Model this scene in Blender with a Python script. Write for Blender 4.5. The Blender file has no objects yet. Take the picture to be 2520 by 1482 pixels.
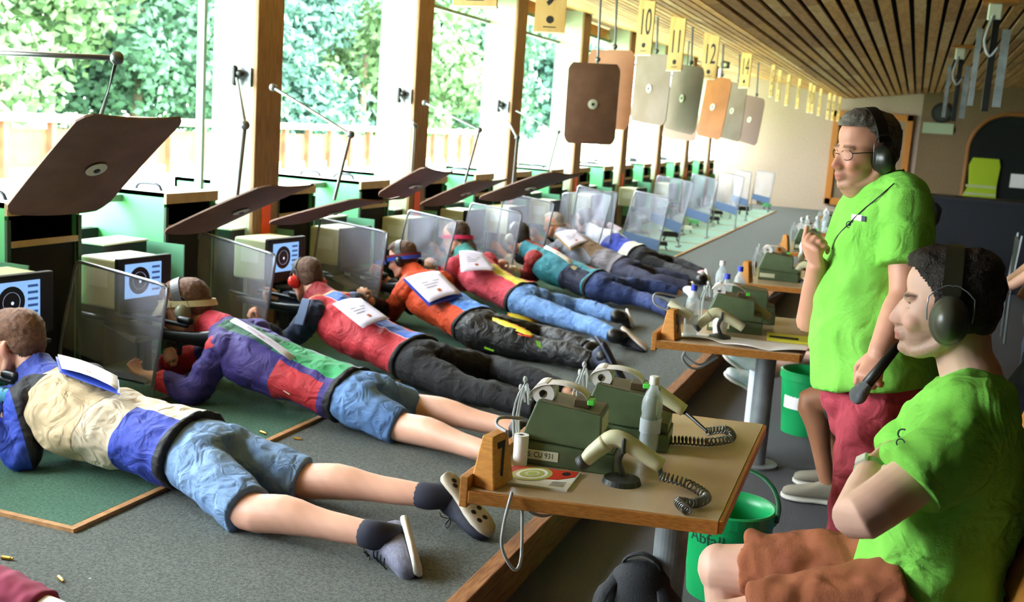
import bpy, bmesh, math, random
import numpy as np
from mathutils import Vector, Matrix, Quaternion
random.seed(7); rng = np.random.default_rng(7)
SC = bpy.context.scene
COL = SC.collection
# ------------------------------------------------------------------ camera, world, sun, exposure
F, CX, CY, H = 2700.0, 1260.0, 741.0, 1.65          # focal length in pixels of the 2520x1482 frame, eye height
def _n(v): v = np.array(v, float); return v/np.linalg.norm(v)
_Y = _n([998, -379, F]); _Z = -_n(np.cross(_Y, [1, .07, 0])); _X = np.cross(_Y, _Z)
RM = np.array([_X, _Y, _Z])                            # camera axes -> building axes
EYE = np.array([0, 0, H])
cd = bpy.data.cameras.new('camera'); cam = bpy.data.objects.new('camera', cd); COL.objects.link(cam)
cd.sensor_width = 36; cd.lens = F/2520*36; cd.clip_start = .05; cd.clip_end = 400
m = Matrix.Identity(4)
for i in range(3):
    m[i][0] = RM[i, 0]; m[i][1] = -RM[i, 1]; m[i][2] = -RM[i, 2]; m[i][3] = EYE[i]
cam.matrix_world = m
cd.dof.use_dof = True; cd.dof.focus_distance = 2.95; cd.dof.aperture_fstop = 5.6
SC.camera = cam
SC.view_settings.view_transform = 'Standard'; SC.view_settings.look = 'None'; SC.view_settings.gamma = 1
SC.view_settings.use_curve_mapping = False
SC.view_settings.exposure = 2.25
W = bpy.data.worlds.new('sky'); SC.world = W; W.use_nodes = True
bg = W.node_tree.nodes['Background']; bg.inputs[0].default_value = (.86, .95, 1, 1); bg.inputs[1].default_value = 7.5
sl = bpy.data.lights.new('sun', 'SUN'); sl.energy = 2.5; sl.angle = .05; sl.color = (1, .96, .88)
so = bpy.data.objects.new('sun', sl); COL.objects.link(so)
so.rotation_euler = Vector((-.62, .30, -.9)).to_track_quat('-Z', 'Y').to_euler()
SC.cycles.max_bounces = 8; SC.cycles.diffuse_bounces = 5; SC.cycles.transparent_max_bounces = 16
SC.cycles.sample_clamp_indirect = 6

def ray(px, py): return RM @ np.array([px-CX, py-CY, F])
def P(px, py, z=None, x=None, y=None, d=None):          # a pixel of the photograph taken to a known height, plane or distance
    r = ray(px, py)
    t = (z-H)/r[2] if z is not None else x/r[0] if x is not None else y/r[1] if y is not None else d/F
    return EYE + t*r
# ------------------------------------------------------------------ materials
MATS = {}
def srgb(h):
    if isinstance(h, str):
        h = [int(h[i:i+2], 16)/255 for i in (0, 2, 4)]
    return tuple((c/12.92 if c <= .04045 else ((c+.055)/1.055)**2.4) for c in h)+(1,)
def mat(name, color=(.5, .5, .5), rough=.6, metal=0, noise=0, nscale=40, bump=0, bscale=60, emit=0, trans=0, alpha=1, sheen=0, color2=None, stretch=(1, 1, 1), coat=0):
    if name in MATS: return MATS[name]
    M = bpy.data.materials.new(name); M.use_nodes = True; MATS[name] = M
    nt = M.node_tree; b = nt.nodes['Principled BSDF']
    c = srgb(color)
    b.inputs['Base Color'].default_value = c; b.inputs['Roughness'].default_value = rough; b.inputs['Metallic'].default_value = metal
    b.inputs['Transmission Weight'].default_value = trans; b.inputs['Alpha'].default_value = alpha
    b.inputs['Sheen Weight'].default_value = sheen; b.inputs['Coat Weight'].default_value = coat
    if emit: b.inputs['Emission Color'].default_value = c; b.inputs['Emission Strength'].default_value = emit
    if noise or bump or color2:
        tc = nt.nodes.new('ShaderNodeTexCoord'); mp = nt.nodes.new('ShaderNodeMapping'); mp.inputs['Scale'].default_value = stretch
        nt.links.new(tc.outputs['Object'], mp.inputs[0])
    if noise or color2:
        n = nt.nodes.new('ShaderNodeTexNoise'); n.inputs['Scale'].default_value = nscale; n.inputs['Detail'].default_value = 4
        nt.links.new(mp.outputs[0], n.inputs[0])
        mx = nt.nodes.new('ShaderNodeMix'); mx.data_type = 'RGBA'
        c2 = srgb(color2) if color2 else tuple(min(1, v*(1-noise)) for v in c[:3])+(1,)
        mx.inputs[6].default_value = c; mx.inputs[7].default_value = c2
        rp = nt.nodes.new('ShaderNodeMapRange'); rp.inputs[1].default_value = .36; rp.inputs[2].default_value = .64
        nt.links.new(n.outputs[0], rp.inputs[0]); nt.links.new(rp.outputs[0], mx.inputs[0]); nt.links.new(mx.outputs[2], b.inputs['Base Color'])
    if bump:
        n2 = nt.nodes.new('ShaderNodeTexNoise'); n2.inputs['Scale'].default_value = bscale; n2.inputs['Detail'].default_value = 3
        bp = nt.nodes.new('ShaderNodeBump'); bp.inputs['Strength'].default_value = bump; bp.inputs['Distance'].default_value = .01
        nt.links.new(mp.outputs[0], n2.inputs[0]); nt.links.new(n2.outputs[0], bp.inputs['Height']); nt.links.new(bp.outputs[0], b.inputs['Normal'])
    return M
def mat_attr(name, rough=.6, bump=.0, bscale=60, sss=0):     # colour from the vertex colours (skin tones, stubble, lips)
    if name in MATS: return MATS[name]
    M = bpy.data.materials.new(name); M.use_nodes = True; MATS[name] = M; nt = M.node_tree; b = nt.nodes['Principled BSDF']
    a = nt.nodes.new('ShaderNodeAttribute'); a.attribute_name = 'tone'; nt.links.new(a.outputs['Color'], b.inputs['Base Color'])
    b.inputs['Roughness'].default_value = rough
    if sss: b.inputs['Subsurface Weight'].default_value = sss; b.inputs['Subsurface Scale'].default_value = .01; b.inputs['Subsurface Radius'].default_value = (1, .4, .2)
    return M
def folds(nt, bp, b, k, sc=11):     # soft creases in cloth, added over the weave
    tc = nt.nodes.new('ShaderNodeTexCoord'); n = nt.nodes.new('ShaderNodeTexNoise'); n.inputs['Scale'].default_value = sc; n.inputs['Detail'].default_value = 2; n.inputs['Distortion'].default_value = 1.6
    b2 = nt.nodes.new('ShaderNodeBump'); b2.inputs['Strength'].default_value = k; b2.inputs['Distance'].default_value = .035
    nt.links.new(tc.outputs['Object'], n.inputs[0]); nt.links.new(n.outputs[0], b2.inputs['Height']); nt.links.new(bp.outputs[0], b2.inputs['Normal']); nt.links.new(b2.outputs[0], b.inputs['Normal'])
def crease(M, k=.55, sc=11):
    nt = M.node_tree; bp = [n for n in nt.nodes if n.type == 'BUMP'][0]; folds(nt, bp, nt.nodes['Principled BSDF'], k, sc); return M
def mat_patch(name, base, patches, rough=.8, bump=.25, bscale=300, sheen=0):
    """cloth sewn from panels: each patch is (ulo, uhi, vlo, vhi, colour) in the garment's own length / width coordinates"""
    M = bpy.data.materials.new(name); M.use_nodes = True; nt = M.node_tree; b = nt.nodes['Principled BSDF']; L = nt.links
    at = nt.nodes.new('ShaderNodeAttribute'); at.attribute_name = 'pat'; sp = nt.nodes.new('ShaderNodeSeparateXYZ'); L.new(at.outputs['Vector'], sp.inputs[0])
    def mth(op, a, bb):
        q = nt.nodes.new('ShaderNodeMath'); q.operation = op
        for i, s in enumerate((a, bb)):
            if isinstance(s, (int, float)): q.inputs[i].default_value = s
            else: L.new(s, q.inputs[i])
        return q.outputs[0]
    rgb = nt.nodes.new('ShaderNodeRGB'); rgb.outputs[0].default_value = srgb(base); cur = rgb.outputs[0]
    for u0, u1, v0, v1, c in patches:
        f = mth('MULTIPLY', mth('MULTIPLY', mth('GREATER_THAN', sp.outputs[0], u0), mth('LESS_THAN', sp.outputs[0], u1)),
                mth('MULTIPLY', mth('GREATER_THAN', sp.outputs[1], v0), mth('LESS_THAN', sp.outputs[1], v1)))
        mx = nt.nodes.new('ShaderNodeMix'); mx.data_type = 'RGBA'; L.new(f, mx.inputs[0]); L.new(cur, mx.inputs[6]); mx.inputs[7].default_value = srgb(c); cur = mx.outputs[2]
    tc = nt.nodes.new('ShaderNodeTexCoord')
    n0 = nt.nodes.new('ShaderNodeTexNoise'); n0.inputs['Scale'].default_value = 9; L.new(tc.outputs['Object'], n0.inputs[0])
    mr = nt.nodes.new('ShaderNodeMapRange'); mr.inputs[1].default_value = .3; mr.inputs[2].default_value = .7; mr.inputs[3].default_value = .82; mr.inputs[4].default_value = 1.08; L.new(n0.outputs[0], mr.inputs[0])
    vm = nt.nodes.new('ShaderNodeVectorMath'); vm.operation = 'SCALE'; L.new(cur, vm.inputs[0]); L.new(mr.outputs[0], vm.inputs['Scale']); cur = vm.outputs[0]
    L.new(cur, b.inputs['Base Color']); b.inputs['Roughness'].default_value = rough; b.inputs['Sheen Weight'].default_value = sheen
    n2 = nt.nodes.new('ShaderNodeTexNoise'); n2.inputs['Scale'].default_value = bscale; bp = nt.nodes.new('ShaderNodeBump'); bp.inputs['Strength'].default_value = bump; bp.inputs['Distance'].default_value = .003
    L.new(tc.outputs['Object'], n2.inputs[0]); L.new(n2.outputs[0], bp.inputs['Height']); folds(nt, bp, b, .55)
    return M
# ------------------------------------------------------------------ mesh helpers
class MB:
    """collects vertices and faces (world coordinates) with material slots"""
    def __init__(s): s.v = []; s.f = []; s.mi = []; s.cur = 0
    def add(s, vs, fs, mi=None):
        o = len(s.v); s.v += [tuple(map(float, p)) for p in vs]; s.f += [tuple(o+i for i in f) for f in fs]; s.mi += [s.cur if mi is None else mi]*len(fs); return s
    def box(s, c, size, rot=None, mi=None, taper=None):
        c = np.array(c, float); h = np.array(size, float)/2; R = np.array(rot) if rot is not None else np.eye(3)
        vs = []
        for z in (-1, 1):
            k = taper if (taper and z > 0) else (1, 1)
            for x, y in ((-1, -1), (1, -1), (1, 1), (-1, 1)): vs.append(c+R@np.array([x*h[0]*k[0], y*h[1]*k[1], z*h[2]]))
        return s.add(vs, [(3, 2, 1, 0), (4, 5, 6, 7), (0, 1, 5, 4), (1, 2, 6, 5), (2, 3, 7, 6), (3, 0, 4, 7)], mi)
    def tube(s, pts, rad, seg=14, ref=None, caps='round', sub=3, mi=None, closed=False):
        pts = [np.array(p, float) for p in pts]
        rad = [((r, r) if np.isscalar(r) else tuple(r)) for r in (rad if isinstance(rad, (list, tuple)) and len(rad) == len(pts) and not (len(pts) == 2 and np.isscalar(rad[0]) and False) else [rad]*len(pts))]
        if len(pts) > 2 and sub > 1:
            P2, R2 = [], []; n = len(pts)
            for i in range(n-1):
                p0 = pts[max(i-1, 0)]; p1 = pts[i]; p2 = pts[i+1]; p3 = pts[min(i+2, n-1)]
                for k in range(sub):
                    t = k/sub
                    P2.append(.5*((2*p1)+(-p0+p2)*t+(2*p0-5*p1+4*p2-p3)*t*t+(-p0+3*p1-3*p2+p3)*t**3))
                    e = t*t*(3-2*t); R2.append(tuple(rad[i][j]*(1-e)+rad[i+1][j]*e for j in (0, 1)))
            P2.append(pts[-1]); R2.append(rad[-1]); pts, rad = P2, R2
        n = len(pts); T = []
        for i in range(n):
            t = pts[min(i+1, n-1)]-pts[max(i-1, 0)]; T.append(t/max(np.linalg.norm(t), 1e-9))
        r0 = np.array(ref, float) if ref is not None else (np.array([0, 0, 1.]) if abs(T[0][2]) < .9 else np.array([1., 0, 0]))
        b = r0-T[0]*np.dot(r0, T[0]); b /= np.linalg.norm(b)
        rings = []
        if caps == 'round':
            k = 3
            for j in range(k):
                a = math.pi/2*(j+.35)/k; rr = math.sin(a); off = -math.cos(a)*min(rad[0]); rings.append((pts[0]+T[0]*off, tuple(r*rr for r in rad[0]), T[0]))
        for i in range(n): rings.append((pts[i], rad[i], T[i]))
        if caps == 'round':
            for j in range(k):
                a = math.pi/2*(1-(j+1-.35)/k); rr = math.sin(a); off = math.cos(a)*min(rad[-1]); rings.append((pts[-1]+T[-1]*off, tuple(r*rr for r in rad[-1]), T[-1]))
        vs = []
        for c, r, t in rings:
            if ref is not None: b = r0-t*np.dot(r0, t)
            else: b = b-t*np.dot(b, t)
            b /= max(np.linalg.norm(b), 1e-9); a_ = np.cross(b, t)
            for q in range(seg):
                an = 2*math.pi*q/seg; vs.append(c+a_*math.cos(an)*r[0]+b*math.sin(an)*r[1])
        m_ = len(rings); fs = []
        for i in range(m_-1):
            for q in range(seg): fs.append((i*seg+q, (i+1)*seg+q, (i+1)*seg+(q+1) % seg, i*seg+(q+1) % seg))
        fs.append(tuple(range(seg))); fs.append(tuple((m_-1)*seg+q for q in reversed(range(seg))))
        fs = [tuple(reversed(f)) for f in fs]
        return s.add(vs, [tuple(reversed(f)) for f in fs], mi)
    def ell(s, c, r, axes=None, nu=18, nv=12, mi=None):
        c = np.array(c, float); A = np.array(axes, float).T if axes is not None else np.eye(3)   # columns = axes
        vs = []
        for i in range(1, nv):
            th = math.pi*i/nv
            for j in range(nu):
                ph = 2*math.pi*j/nu; vs.append(c+A@(np.array([math.sin(th)*math.cos(ph)*r[0], math.sin(th)*math.sin(ph)*r[1], math.cos(th)*r[2]])))
        t = len(vs); vs.append(c+A@np.array([0, 0, r[2]])); vs.append(c-A@np.array([0, 0, r[2]]))
        fs = []
        for i in range(nv-2):
            for j in range(nu): fs.append((i*nu+j, (i+1)*nu+j, (i+1)*nu+(j+1) % nu, i*nu+(j+1) % nu))
        for j in range(nu): fs.append((t, j, (j+1) % nu)); fs.append((t+1, (nv-2)*nu+(j+1) % nu, (nv-2)*nu+j))
        return s.add(vs, fs, mi)
    def lathe(s, base, prof, seg=24, axis=(0, 0, 1), mi=None, capends=True):
        base = np.array(base, float); ax = _n(axis); a = np.cross(ax, [0, 0, 1] if abs(ax[2]) < .9 else [1, 0, 0]); a /= np.linalg.norm(a); b = np.cross(ax, a)
        vs = [base+ax*z+(a*math.cos(2*math.pi*q/seg)+b*math.sin(2*math.pi*q/seg))*r for r, z in prof for q in range(seg)]
        fs = [(i*seg+q, i*seg+(q+1) % seg, (i+1)*seg+(q+1) % seg, (i+1)*seg+q) for i in range(len(prof)-1) for q in range(seg)]
        if capends: fs += [tuple(reversed(range(seg))), tuple((len(prof)-1)*seg+q for q in range(seg))]
        return s.add(vs, fs, mi)
    def slab(s, corners, thick, mi=None):           # a flat polygon given thickness along its normal
        c = [np.array(p, float) for p in corners]; n = _n(np.cross(c[1]-c[0], c[2]-c[0])); k = len(c)
        vs = [p-n*thick/2 for p in c]+[p+n*thick/2 for p in c]
        return s.add(vs, [tuple(reversed(range(k))), tuple(range(k, 2*k))]+[(i, (i+1) % k, (i+1) % k+k, i+k) for i in range(k)], mi)
    def mesh(s, name, mats, origin=(0, 0, 0)):
        me = bpy.data.meshes.new(name); o = np.array(origin, float)
        me.from_pydata([tuple(np.array(p)-o) for p in s.v], [], s.f)
        for M in (mats if isinstance(mats, (list, tuple)) else [mats]): me.materials.append(M)
        me.polygons.foreach_set('material_index', s.mi); me.update(); return me
def fixn(me):
    bm = bmesh.new(); bm.from_mesh(me); bmesh.ops.recalc_face_normals(bm, faces=bm.faces); bm.to_mesh(me); bm.free()
def link(name, me, parent=None, loc=None, smooth=False, bevel=0):
    fixn(me)
    o = bpy.data.objects.new(name, me); COL.objects.link(o)
    if parent is not None: o.parent = parent
    if loc is not None: o.location = loc
    if smooth: me.polygons.foreach_set('use_smooth', [True]*len(me.polygons))
    if bevel:
        bv = o.modifiers.new('bevel', 'BEVEL'); bv.width = bevel; bv.segments = 2; bv.limit_method = 'ANGLE'; bv.angle_limit = .6
    return o
def tag(o, label=None, cat=None, group=None, kind=None):
    if label: o['label'] = label
    if cat: o['category'] = cat
    if group: o['group'] = group
    if kind: o['kind'] = kind
    return o
def empty(name, loc, rz=0):
    o = bpy.data.objects.new(name, None); COL.objects.link(o); o.location = loc; o.rotation_euler = (0, 0, rz); o.empty_display_size = .05; return o
def kids(o): return [c for c in bpy.data.objects if c.parent == o]
def copy_tree(o, parent=None):
    ch = kids(o); c = o.copy(); COL.objects.link(c); c.parent = parent
    for k in ch: copy_tree(k, c)
    return c
def rotz(a): c, s = math.cos(a), math.sin(a); return np.array([[c, -s, 0], [s, c, 0], [0, 0, 1.]])
def part(name, mb, M, parent, smooth=False, bevel=0, world=None):
    """mb in world coordinates when world (the parent's location) is given, else in the parent's own frame"""
    return link(name, mb.mesh(name, M, world if world is not None else (0, 0, 0)), parent, smooth=smooth, bevel=bevel)
def struct(name, mb, M, smooth=False, bevel=0, label=None):
    o = link(name, mb.mesh(name, M), smooth=smooth, bevel=bevel); o['kind'] = 'structure'
    if label: o['label'] = label
    return o
def text(name, body, parent, loc, rot, size, M, sx=1.0, thick=.0006, bold=0):
    cu = bpy.data.curves.new(name, 'FONT'); cu.body = body; cu.size = size; cu.align_x = 'CENTER'; cu.align_y = 'CENTER'; cu.extrude = thick; cu.offset = bold; cu.materials.append(M)
    t = bpy.data.objects.new(name, cu); COL.objects.link(t); me = bpy.data.meshes.new_from_object(t.evaluated_get(bpy.context.evaluated_depsgraph_get())); bpy.data.objects.remove(t); bpy.data.curves.remove(cu)
    me.name = name; o = bpy.data.objects.new(name, me); COL.objects.link(o); o.parent = parent; o.location = loc; o.rotation_euler = rot; o.scale = (sx, 1, 1); return o
def basis_rot(xa, ya):      # rotation matrix with given local x and y axes
    xa = _n(xa); ya = np.array(ya, float); ya = _n(ya-xa*np.dot(xa, ya)); return np.array([xa, ya, np.cross(xa, ya)]).T
def eul(R): return Matrix(R.tolist()).to_euler()
# ------------------------------------------------------------------ the setting
PZ = .15                                   # shooting platform height
EX = -1.145                                # platform edge
WX, YF = -4.0, 24.8                        # window posts' inner face, far wall
VX, VZ = -1.55, 2.57                       # valley of the butterfly ceiling
SR = .43/2.45                              # its slopes
M_asph = mat('asphalt_floor', '57565c', .9, noise=.3, nscale=140, bump=.5, bscale=220)
M_plat = mat('platform_carpet', '6a716d', .95, noise=.5, nscale=95, bump=.6, bscale=260)
M_grn = mat('green_mat', '4c7762', .95, noise=.45, nscale=90, bump=.5, bscale=300)
M_oak = mat('oak_edge', 'c4823a', .5, color2='a86a28', nscale=14, stretch=(2, 14, 14))
M_strip = mat('wood_strip', 'c08f5e', .7, noise=.3, nscale=30)
M_timber = mat('timber_edge', 'a5703f', .7, color2='7c4a24', nscale=10, stretch=(12, 1, 12))
M_far = mat('chipboard_wall', 'cbb8a4', .9, color2='ab9884', nscale=60, bump=.2, bscale=90)
M_dark = mat('dark_wall', '33281f', .9, noise=.3, nscale=20)
M_slat = mat('slat_wood', 'dba45e', .65, color2='c48a44', nscale=5, stretch=(6, .8, 6))
M_black = mat('black_backing', '0b0908', .95)
M_blk = mat('black_plastic', '111113', .45)
M_white = mat('white_paint', 'eef5ea', .6, noise=.05, nscale=6)
M_postw = mat('pale_post_paint', 'b4c0a6', .7, noise=.06, nscale=5)
M_postb = mat('brown_post_wood', '96744e', .6, color2='7b5834', nscale=8, stretch=(10, 10, .8))
M_steel = mat('grey_steel', '74787c', .4, metal=.7)
M_galv = mat('galvanised_steel', '9ba1a3', .5, metal=.45, noise=.3, nscale=9)
M_green = mat('green_cabinet', '57b874', .55)
M_dgreen = mat('dark_green_panel', '5f9a7c', .4)
mb = MB(); mb.box((1.4, 9, -.05), (9, 32.4, .1)); struct('floor', mb, M_asph, label='dark grey asphalt floor of the walkway')
mb = MB(); mb.box(((EX-.06+WX-1.2)/2, 9, PZ/2), (abs(EX-.06-WX+1.2), 32.4, PZ)); struct('floor_platform', mb, M_plat, label='grey-green carpeted shooting platform')
mb = MB(); mb.box((EX-.03, 9, PZ/2+.004), (.06, 32.4, PZ+.008)); struct('trim_1', mb, M_timber, bevel=.004, label='brown timber edge of the platform')
mb = MB()
pan = [(-7, -7.2), (4.5, -7.2), (4.5, 25), (-7, 25)]
mb.box((-2.15, YF+.1, 1.7), (4.3, .2, 3.6), mi=0); mb.box((2.3, YF+.1, 1.7), (4.6, .2, 3.6), mi=1); struct('wall_far', mb, [M_far, mat('shaded_chipboard', '8a7354', .9, color2='6f5c42', nscale=60, bump=.2, bscale=90)])  # right half is a darker brown copy, shade put into the colour
mb = MB(); mb.box((4.6, 9, 1.7), (.2, 32, 3.6)); struct('wall_right', mb, M_dark)
mb = MB(); mb.box((.3, -7.2, 1.7), (8.8, .2, 3.6)); struct('wall_back', mb, M_dark)
# ceiling: slats running the length of the hall over a black backing, falling to a valley
mb = MB()
def ceil_z(x): return VZ+abs(x-VX)*SR if x < VX else VZ+(x-VX)*(.42/3.3)
for x0, x1 in ((-4.6, VX), (VX, 4.6)):
    mb.slab([(x0, -7.2, ceil_z(x0)+.09), (x1, -7.2, ceil_z(x1)+.09), (x1, 25, ceil_z(x1)+.09), (x0, 25, ceil_z(x0)+.09)], .04, mi=1)
x = VX-.05
k = 0
def slat(xc, w):
    y = -7.1
    while y < YF:
        L = random.uniform(1.6, 3.2); y1 = min(y+L, YF); mi = random.choice((0, 0, 2, 3))
        s = (ceil_z(xc+.01)-ceil_z(xc-.01))/.02
        n = _n([-s, 0, 1]); t = _n([1, 0, s])
        c = np.array([xc, (y+y1)/2, ceil_z(xc)]); mb.box(c, (w, y1-y-.003, .022), rot=np.array([t, [0, 1, 0], n]).T, mi=mi); y = y1
xc = VX+.05
while xc < 4.4: slat(xc, .09); xc += .126
xc = VX-.055
while xc > WX+.75: slat(xc, .092); xc -= .118
while xc > WX-.5: slat(xc, .096); xc -= .098
M_s2 = mat('slat_wood_light', 'e2b880', .65, color2='cc9c60', nscale=5, stretch=(6, .8, 6)); M_s3 = mat('slat_wood_dark', 'c48f56', .65, color2='ac773e', nscale=5, stretch=(6, .8, 6))
o = struct('ceiling', mb, [M_slat, M_black, M_s2, M_s3], label='slatted wooden ceiling falling to a valley'); 
# upper strip over the windows and the roof edge outside
mb = MB(); mb.box((-5.0, 9, 3.14), (1.3, 32.4, .16)); struct('trim_2', mb, mat('eave_wood', '9a7a54', .8), label='wooden roof edge over the windows')
mb = MB(); mb.box((-4.45, 9, 2.93), (.12, 32, .16)); struct('trim_3', mb, M_slat, label='wooden beam along the window heads')
# window posts and window frames
posts = [6.23-2.365*k for k in range(2, 0, -1)]+[6.23+2.365*k for k in range(0, 8)]
M_orange = mat('orange_sticker', 'ff5a14', .5)
for k, y in enumerate(posts):
    y -= .16 if k == 1 else 0
    r = empty('trim_%d' % (4+k), (WX-.17, y+.05, PZ)); tag(r, kind='structure', label='pale window post with brown wooden front')
    mb = MB(); mb.box((-.01, 0, 1.43), (.31, .28, 2.86)); part('post_body', mb, M_postw, r, bevel=.004)
    mb = MB(); mb.box((.16, 0, 1.43), (.03, .30, 2.86)); part('post_front', mb, M_postb, r, bevel=.006)
    if k >= 1:
        mb = MB(); mb.box((.178, .0, .72), (.006, .1, .21)); part('sticker', mb, M_orange, r)
    ya, yb = y+.16, y+2.365-.06
    if k < len(posts)-1:
        w = MB()
        w.box((WX-.33, ya+.02, 1.9), (.05, .03, 1.9)); w.box((WX-.33, yb, 1.9), (.05, .03, 1.9)); w.box((WX-.33, (ya+yb)/2, 1.04), (.06, yb-ya, .04)); w.box((WX-.33, (ya+yb)/2, 2.83), (.06, yb-ya, .04))
        w.box((WX-.33, (ya+yb)/2, 2.62), (.05, yb-ya, .03))
        struct('window_%d' % (k+1), w, mat('window_metal', '6d8474', .5), label='open window bay of the shooting hall')
mb = MB(); mb.box((WX-.2, -3.4, 1.6), (.1, 7.4, 3.2)); struct('wall_left', mb, M_dark, label='added solid wall out of view, blocking window light')  # unseen wall added to keep window light off the camera-facing sides
mb = MB(); mb.box((WX-.5, 9, .5), (.06, 32, .7)); struct('wall_left', mb, mat('sill_wall', '1b1d1f', .9), label='dark parapet wall below the windows')
# outdoors
mb = MB(); mb.box((-60, 15, -.3), (110, 160, .1)); struct('ground', mb, mat('pale_ground', 'a9b89c', .95, color2='8fa880', nscale=.5), label='pale sunlit range ground outside')
M_fence = mat('fence_wood', '7d4a2c', .8, color2='5f3620', nscale=3)
fr = tag(empty('wooden_fence', (-17, 12, -.25)), 'low brown wooden fence with pale rails outside the windows', 'fence')
mb = MB()
for q in range(-14, 24): mb.box((0, q*1.3, .62), (.14, .14, 1.2))
tag(part('post', mb, M_fence, fr), kind='stuff')
mb = MB(); mb.box((0, 6, 1.25), (.2, 52, .16)); part('rail', mb, mat('fence_rail', 'a08468', .8), fr)
mb = MB(); mb.box((-.1, 6, .62), (.06, 50, .8)); part('board_panel', mb, M_fence, fr)
# trees
leafm = [mat('leaf_a', '42684c', .8, color2='375a40', nscale=2), mat('leaf_b', '587446', .8, color2='486640', nscale=2), mat('leaf_c', '3e6454', .8, color2='335548', nscale=2)]
def tree(loc, h, w, seed, M, label, lean=0):
    rg = np.random.default_rng(seed); r = empty('tree', loc); tag(r, label, 'tree', 'trees beyond the range')
    mb = MB(); mb.tube([(0, 0, 0), (.1, .1, h*.4), (lean, .2, h*.85)], [.22, .15, .04], caps='flat'); tr = part('trunk', mb, mat('bark', '8d7a66', .9, noise=.4, nscale=8), r, smooth=True)
    n = 15000; nc = 44
    cc = np.stack([rg.uniform(-w, w, nc), rg.uniform(-w, w, nc), rg.uniform(h*.12, h, nc)], 1); cr = rg.uniform(.8, 1.7, nc)*w*.3
    idx = rg.integers(0, nc, n); dv = rg.normal(size=(n, 3)); dv /= np.linalg.norm(dv, axis=1)[:, None]
    c = cc[idx]+dv*(cr[idx]*rg.uniform(.6, 1.05, n))[:, None]; c[:, 2] = np.maximum(c[:, 2], .4)
    a = rg.normal(size=(n, 3)); a /= np.linalg.norm(a, axis=1)[:, None]; b = np.cross(a, dv+rg.normal(size=(n, 3))*.4); b /= np.linalg.norm(b, axis=1)[:, None]
    s = rg.uniform(.1, .22, n)[:, None]*w/3.2
    V = np.stack([c-a*s, c-b*s*.6, c+a*s, c+b*s*.6], 1).reshape(-1, 3)
    me = bpy.data.meshes.new('foliage'); me.vertices.add(4*n); me.vertices.foreach_set('co', V.ravel()); me.loops.add(4*n); me.loops.foreach_set('vertex_index', np.arange(4*n))
    me.polygons.add(n); me.polygons.foreach_set('loop_start', np.arange(n)*4); me.materials.append(M); me.update(calc_edges=True); me.validate()
    o = bpy.data.objects.new('foliage', me); COL.objects.link(o); o.parent = r; return r
q = 0
tl = ['tree far behind the left end of the fence', 'pale green tree over the fence, in the nearest window bay', 'rounded tree right of the pale one in the nearest bay', 'yellow-green tree seen beside the first brown post', 'blue-green tree seen in the middle of the second bay', 'leafy tree seen at the right of the second bay',
      'tree seen through the third bay', 'tree seen through the fourth bay', 'tree seen beyond the fifth bay', 'tall tree behind the others in the nearest bay', 'tall dark tree behind the second bay', 'tall tree behind the third bay', 'tallest tree at the far end of the row', 'tree behind the last bays']
for X0, Y0, h0, w0 in ((-26, 4, 8, 3.6), (-25, 11.5, 9, 3.4), (-27, 19, 8, 3.6), (-26, 26, 8.5, 3.5), (-27, 33.5, 9, 3.6), (-26, 41, 8, 3.7), (-27, 51, 9, 4.4), (-28, 62, 10, 5), (-28, 76, 11, 6), (-37, 14, 15, 5.5), (-38, 30, 15, 5.8), (-39, 47, 16, 6.2), (-42, 66, 17, 7), (-45, 92, 18, 8.5)):
    tree((X0, Y0, -.25), h0, w0, 100+q, leafm[(q*5+1) % 3], tl[q]); q += 1
# ------------------------------------------------------------------ range equipment
LANE = 1.1825
# mats with wood strips
M_mat2 = mat('sheen_mat', '7fa593', .8, noise=.15, nscale=80, bump=.3, bscale=200)  # paler copy for the far mats, grazing sheen put into the colour
matlab = ['green shooting mat under the man in the cream jacket', 'green shooting mat under the shooter in the purple and green jacket', 'green shooting mat under the shooter in the red and blue jacket', 'green shooting mat under the shooter in the orange jacket', 'green shooting mat under the shooter in the pink and yellow jacket', 'green shooting mat under the shooter in the teal jacket', 'green shooting mat under the bald shooter in grey', 'green shooting mat under the shooter with the brown ponytail']
for k in range(17):
    y0 = 2.87+k*LANE; r = empty('shooting_mat', (-3.2, y0+LANE/2, PZ))
    lab = matlab[k] if k < 8 else 'empty green mat, number %s from the far wall' % ['nine', 'eight', 'seven', 'six', 'five', 'four', 'three', 'two', 'one'][k-8]
    tag(r, lab, 'mat', 'shooting mats along the platform')
    mb = MB(); mb.box((-.03, 0, .006), (1.3, LANE-.012, .012)); part('mat_sheet', mb, M_grn if k < 9 else M_mat2, r)
    mb = MB(); mb.box((.64, 0, .007), (.028, LANE-.004, .014)); part('edge_strip', mb, M_strip, r)
    mb = MB(); mb.box((.0, -LANE/2+.012, .0072), (1.27, .022, .0144)); part('edge_strip', mb, M_strip, r)
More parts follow.
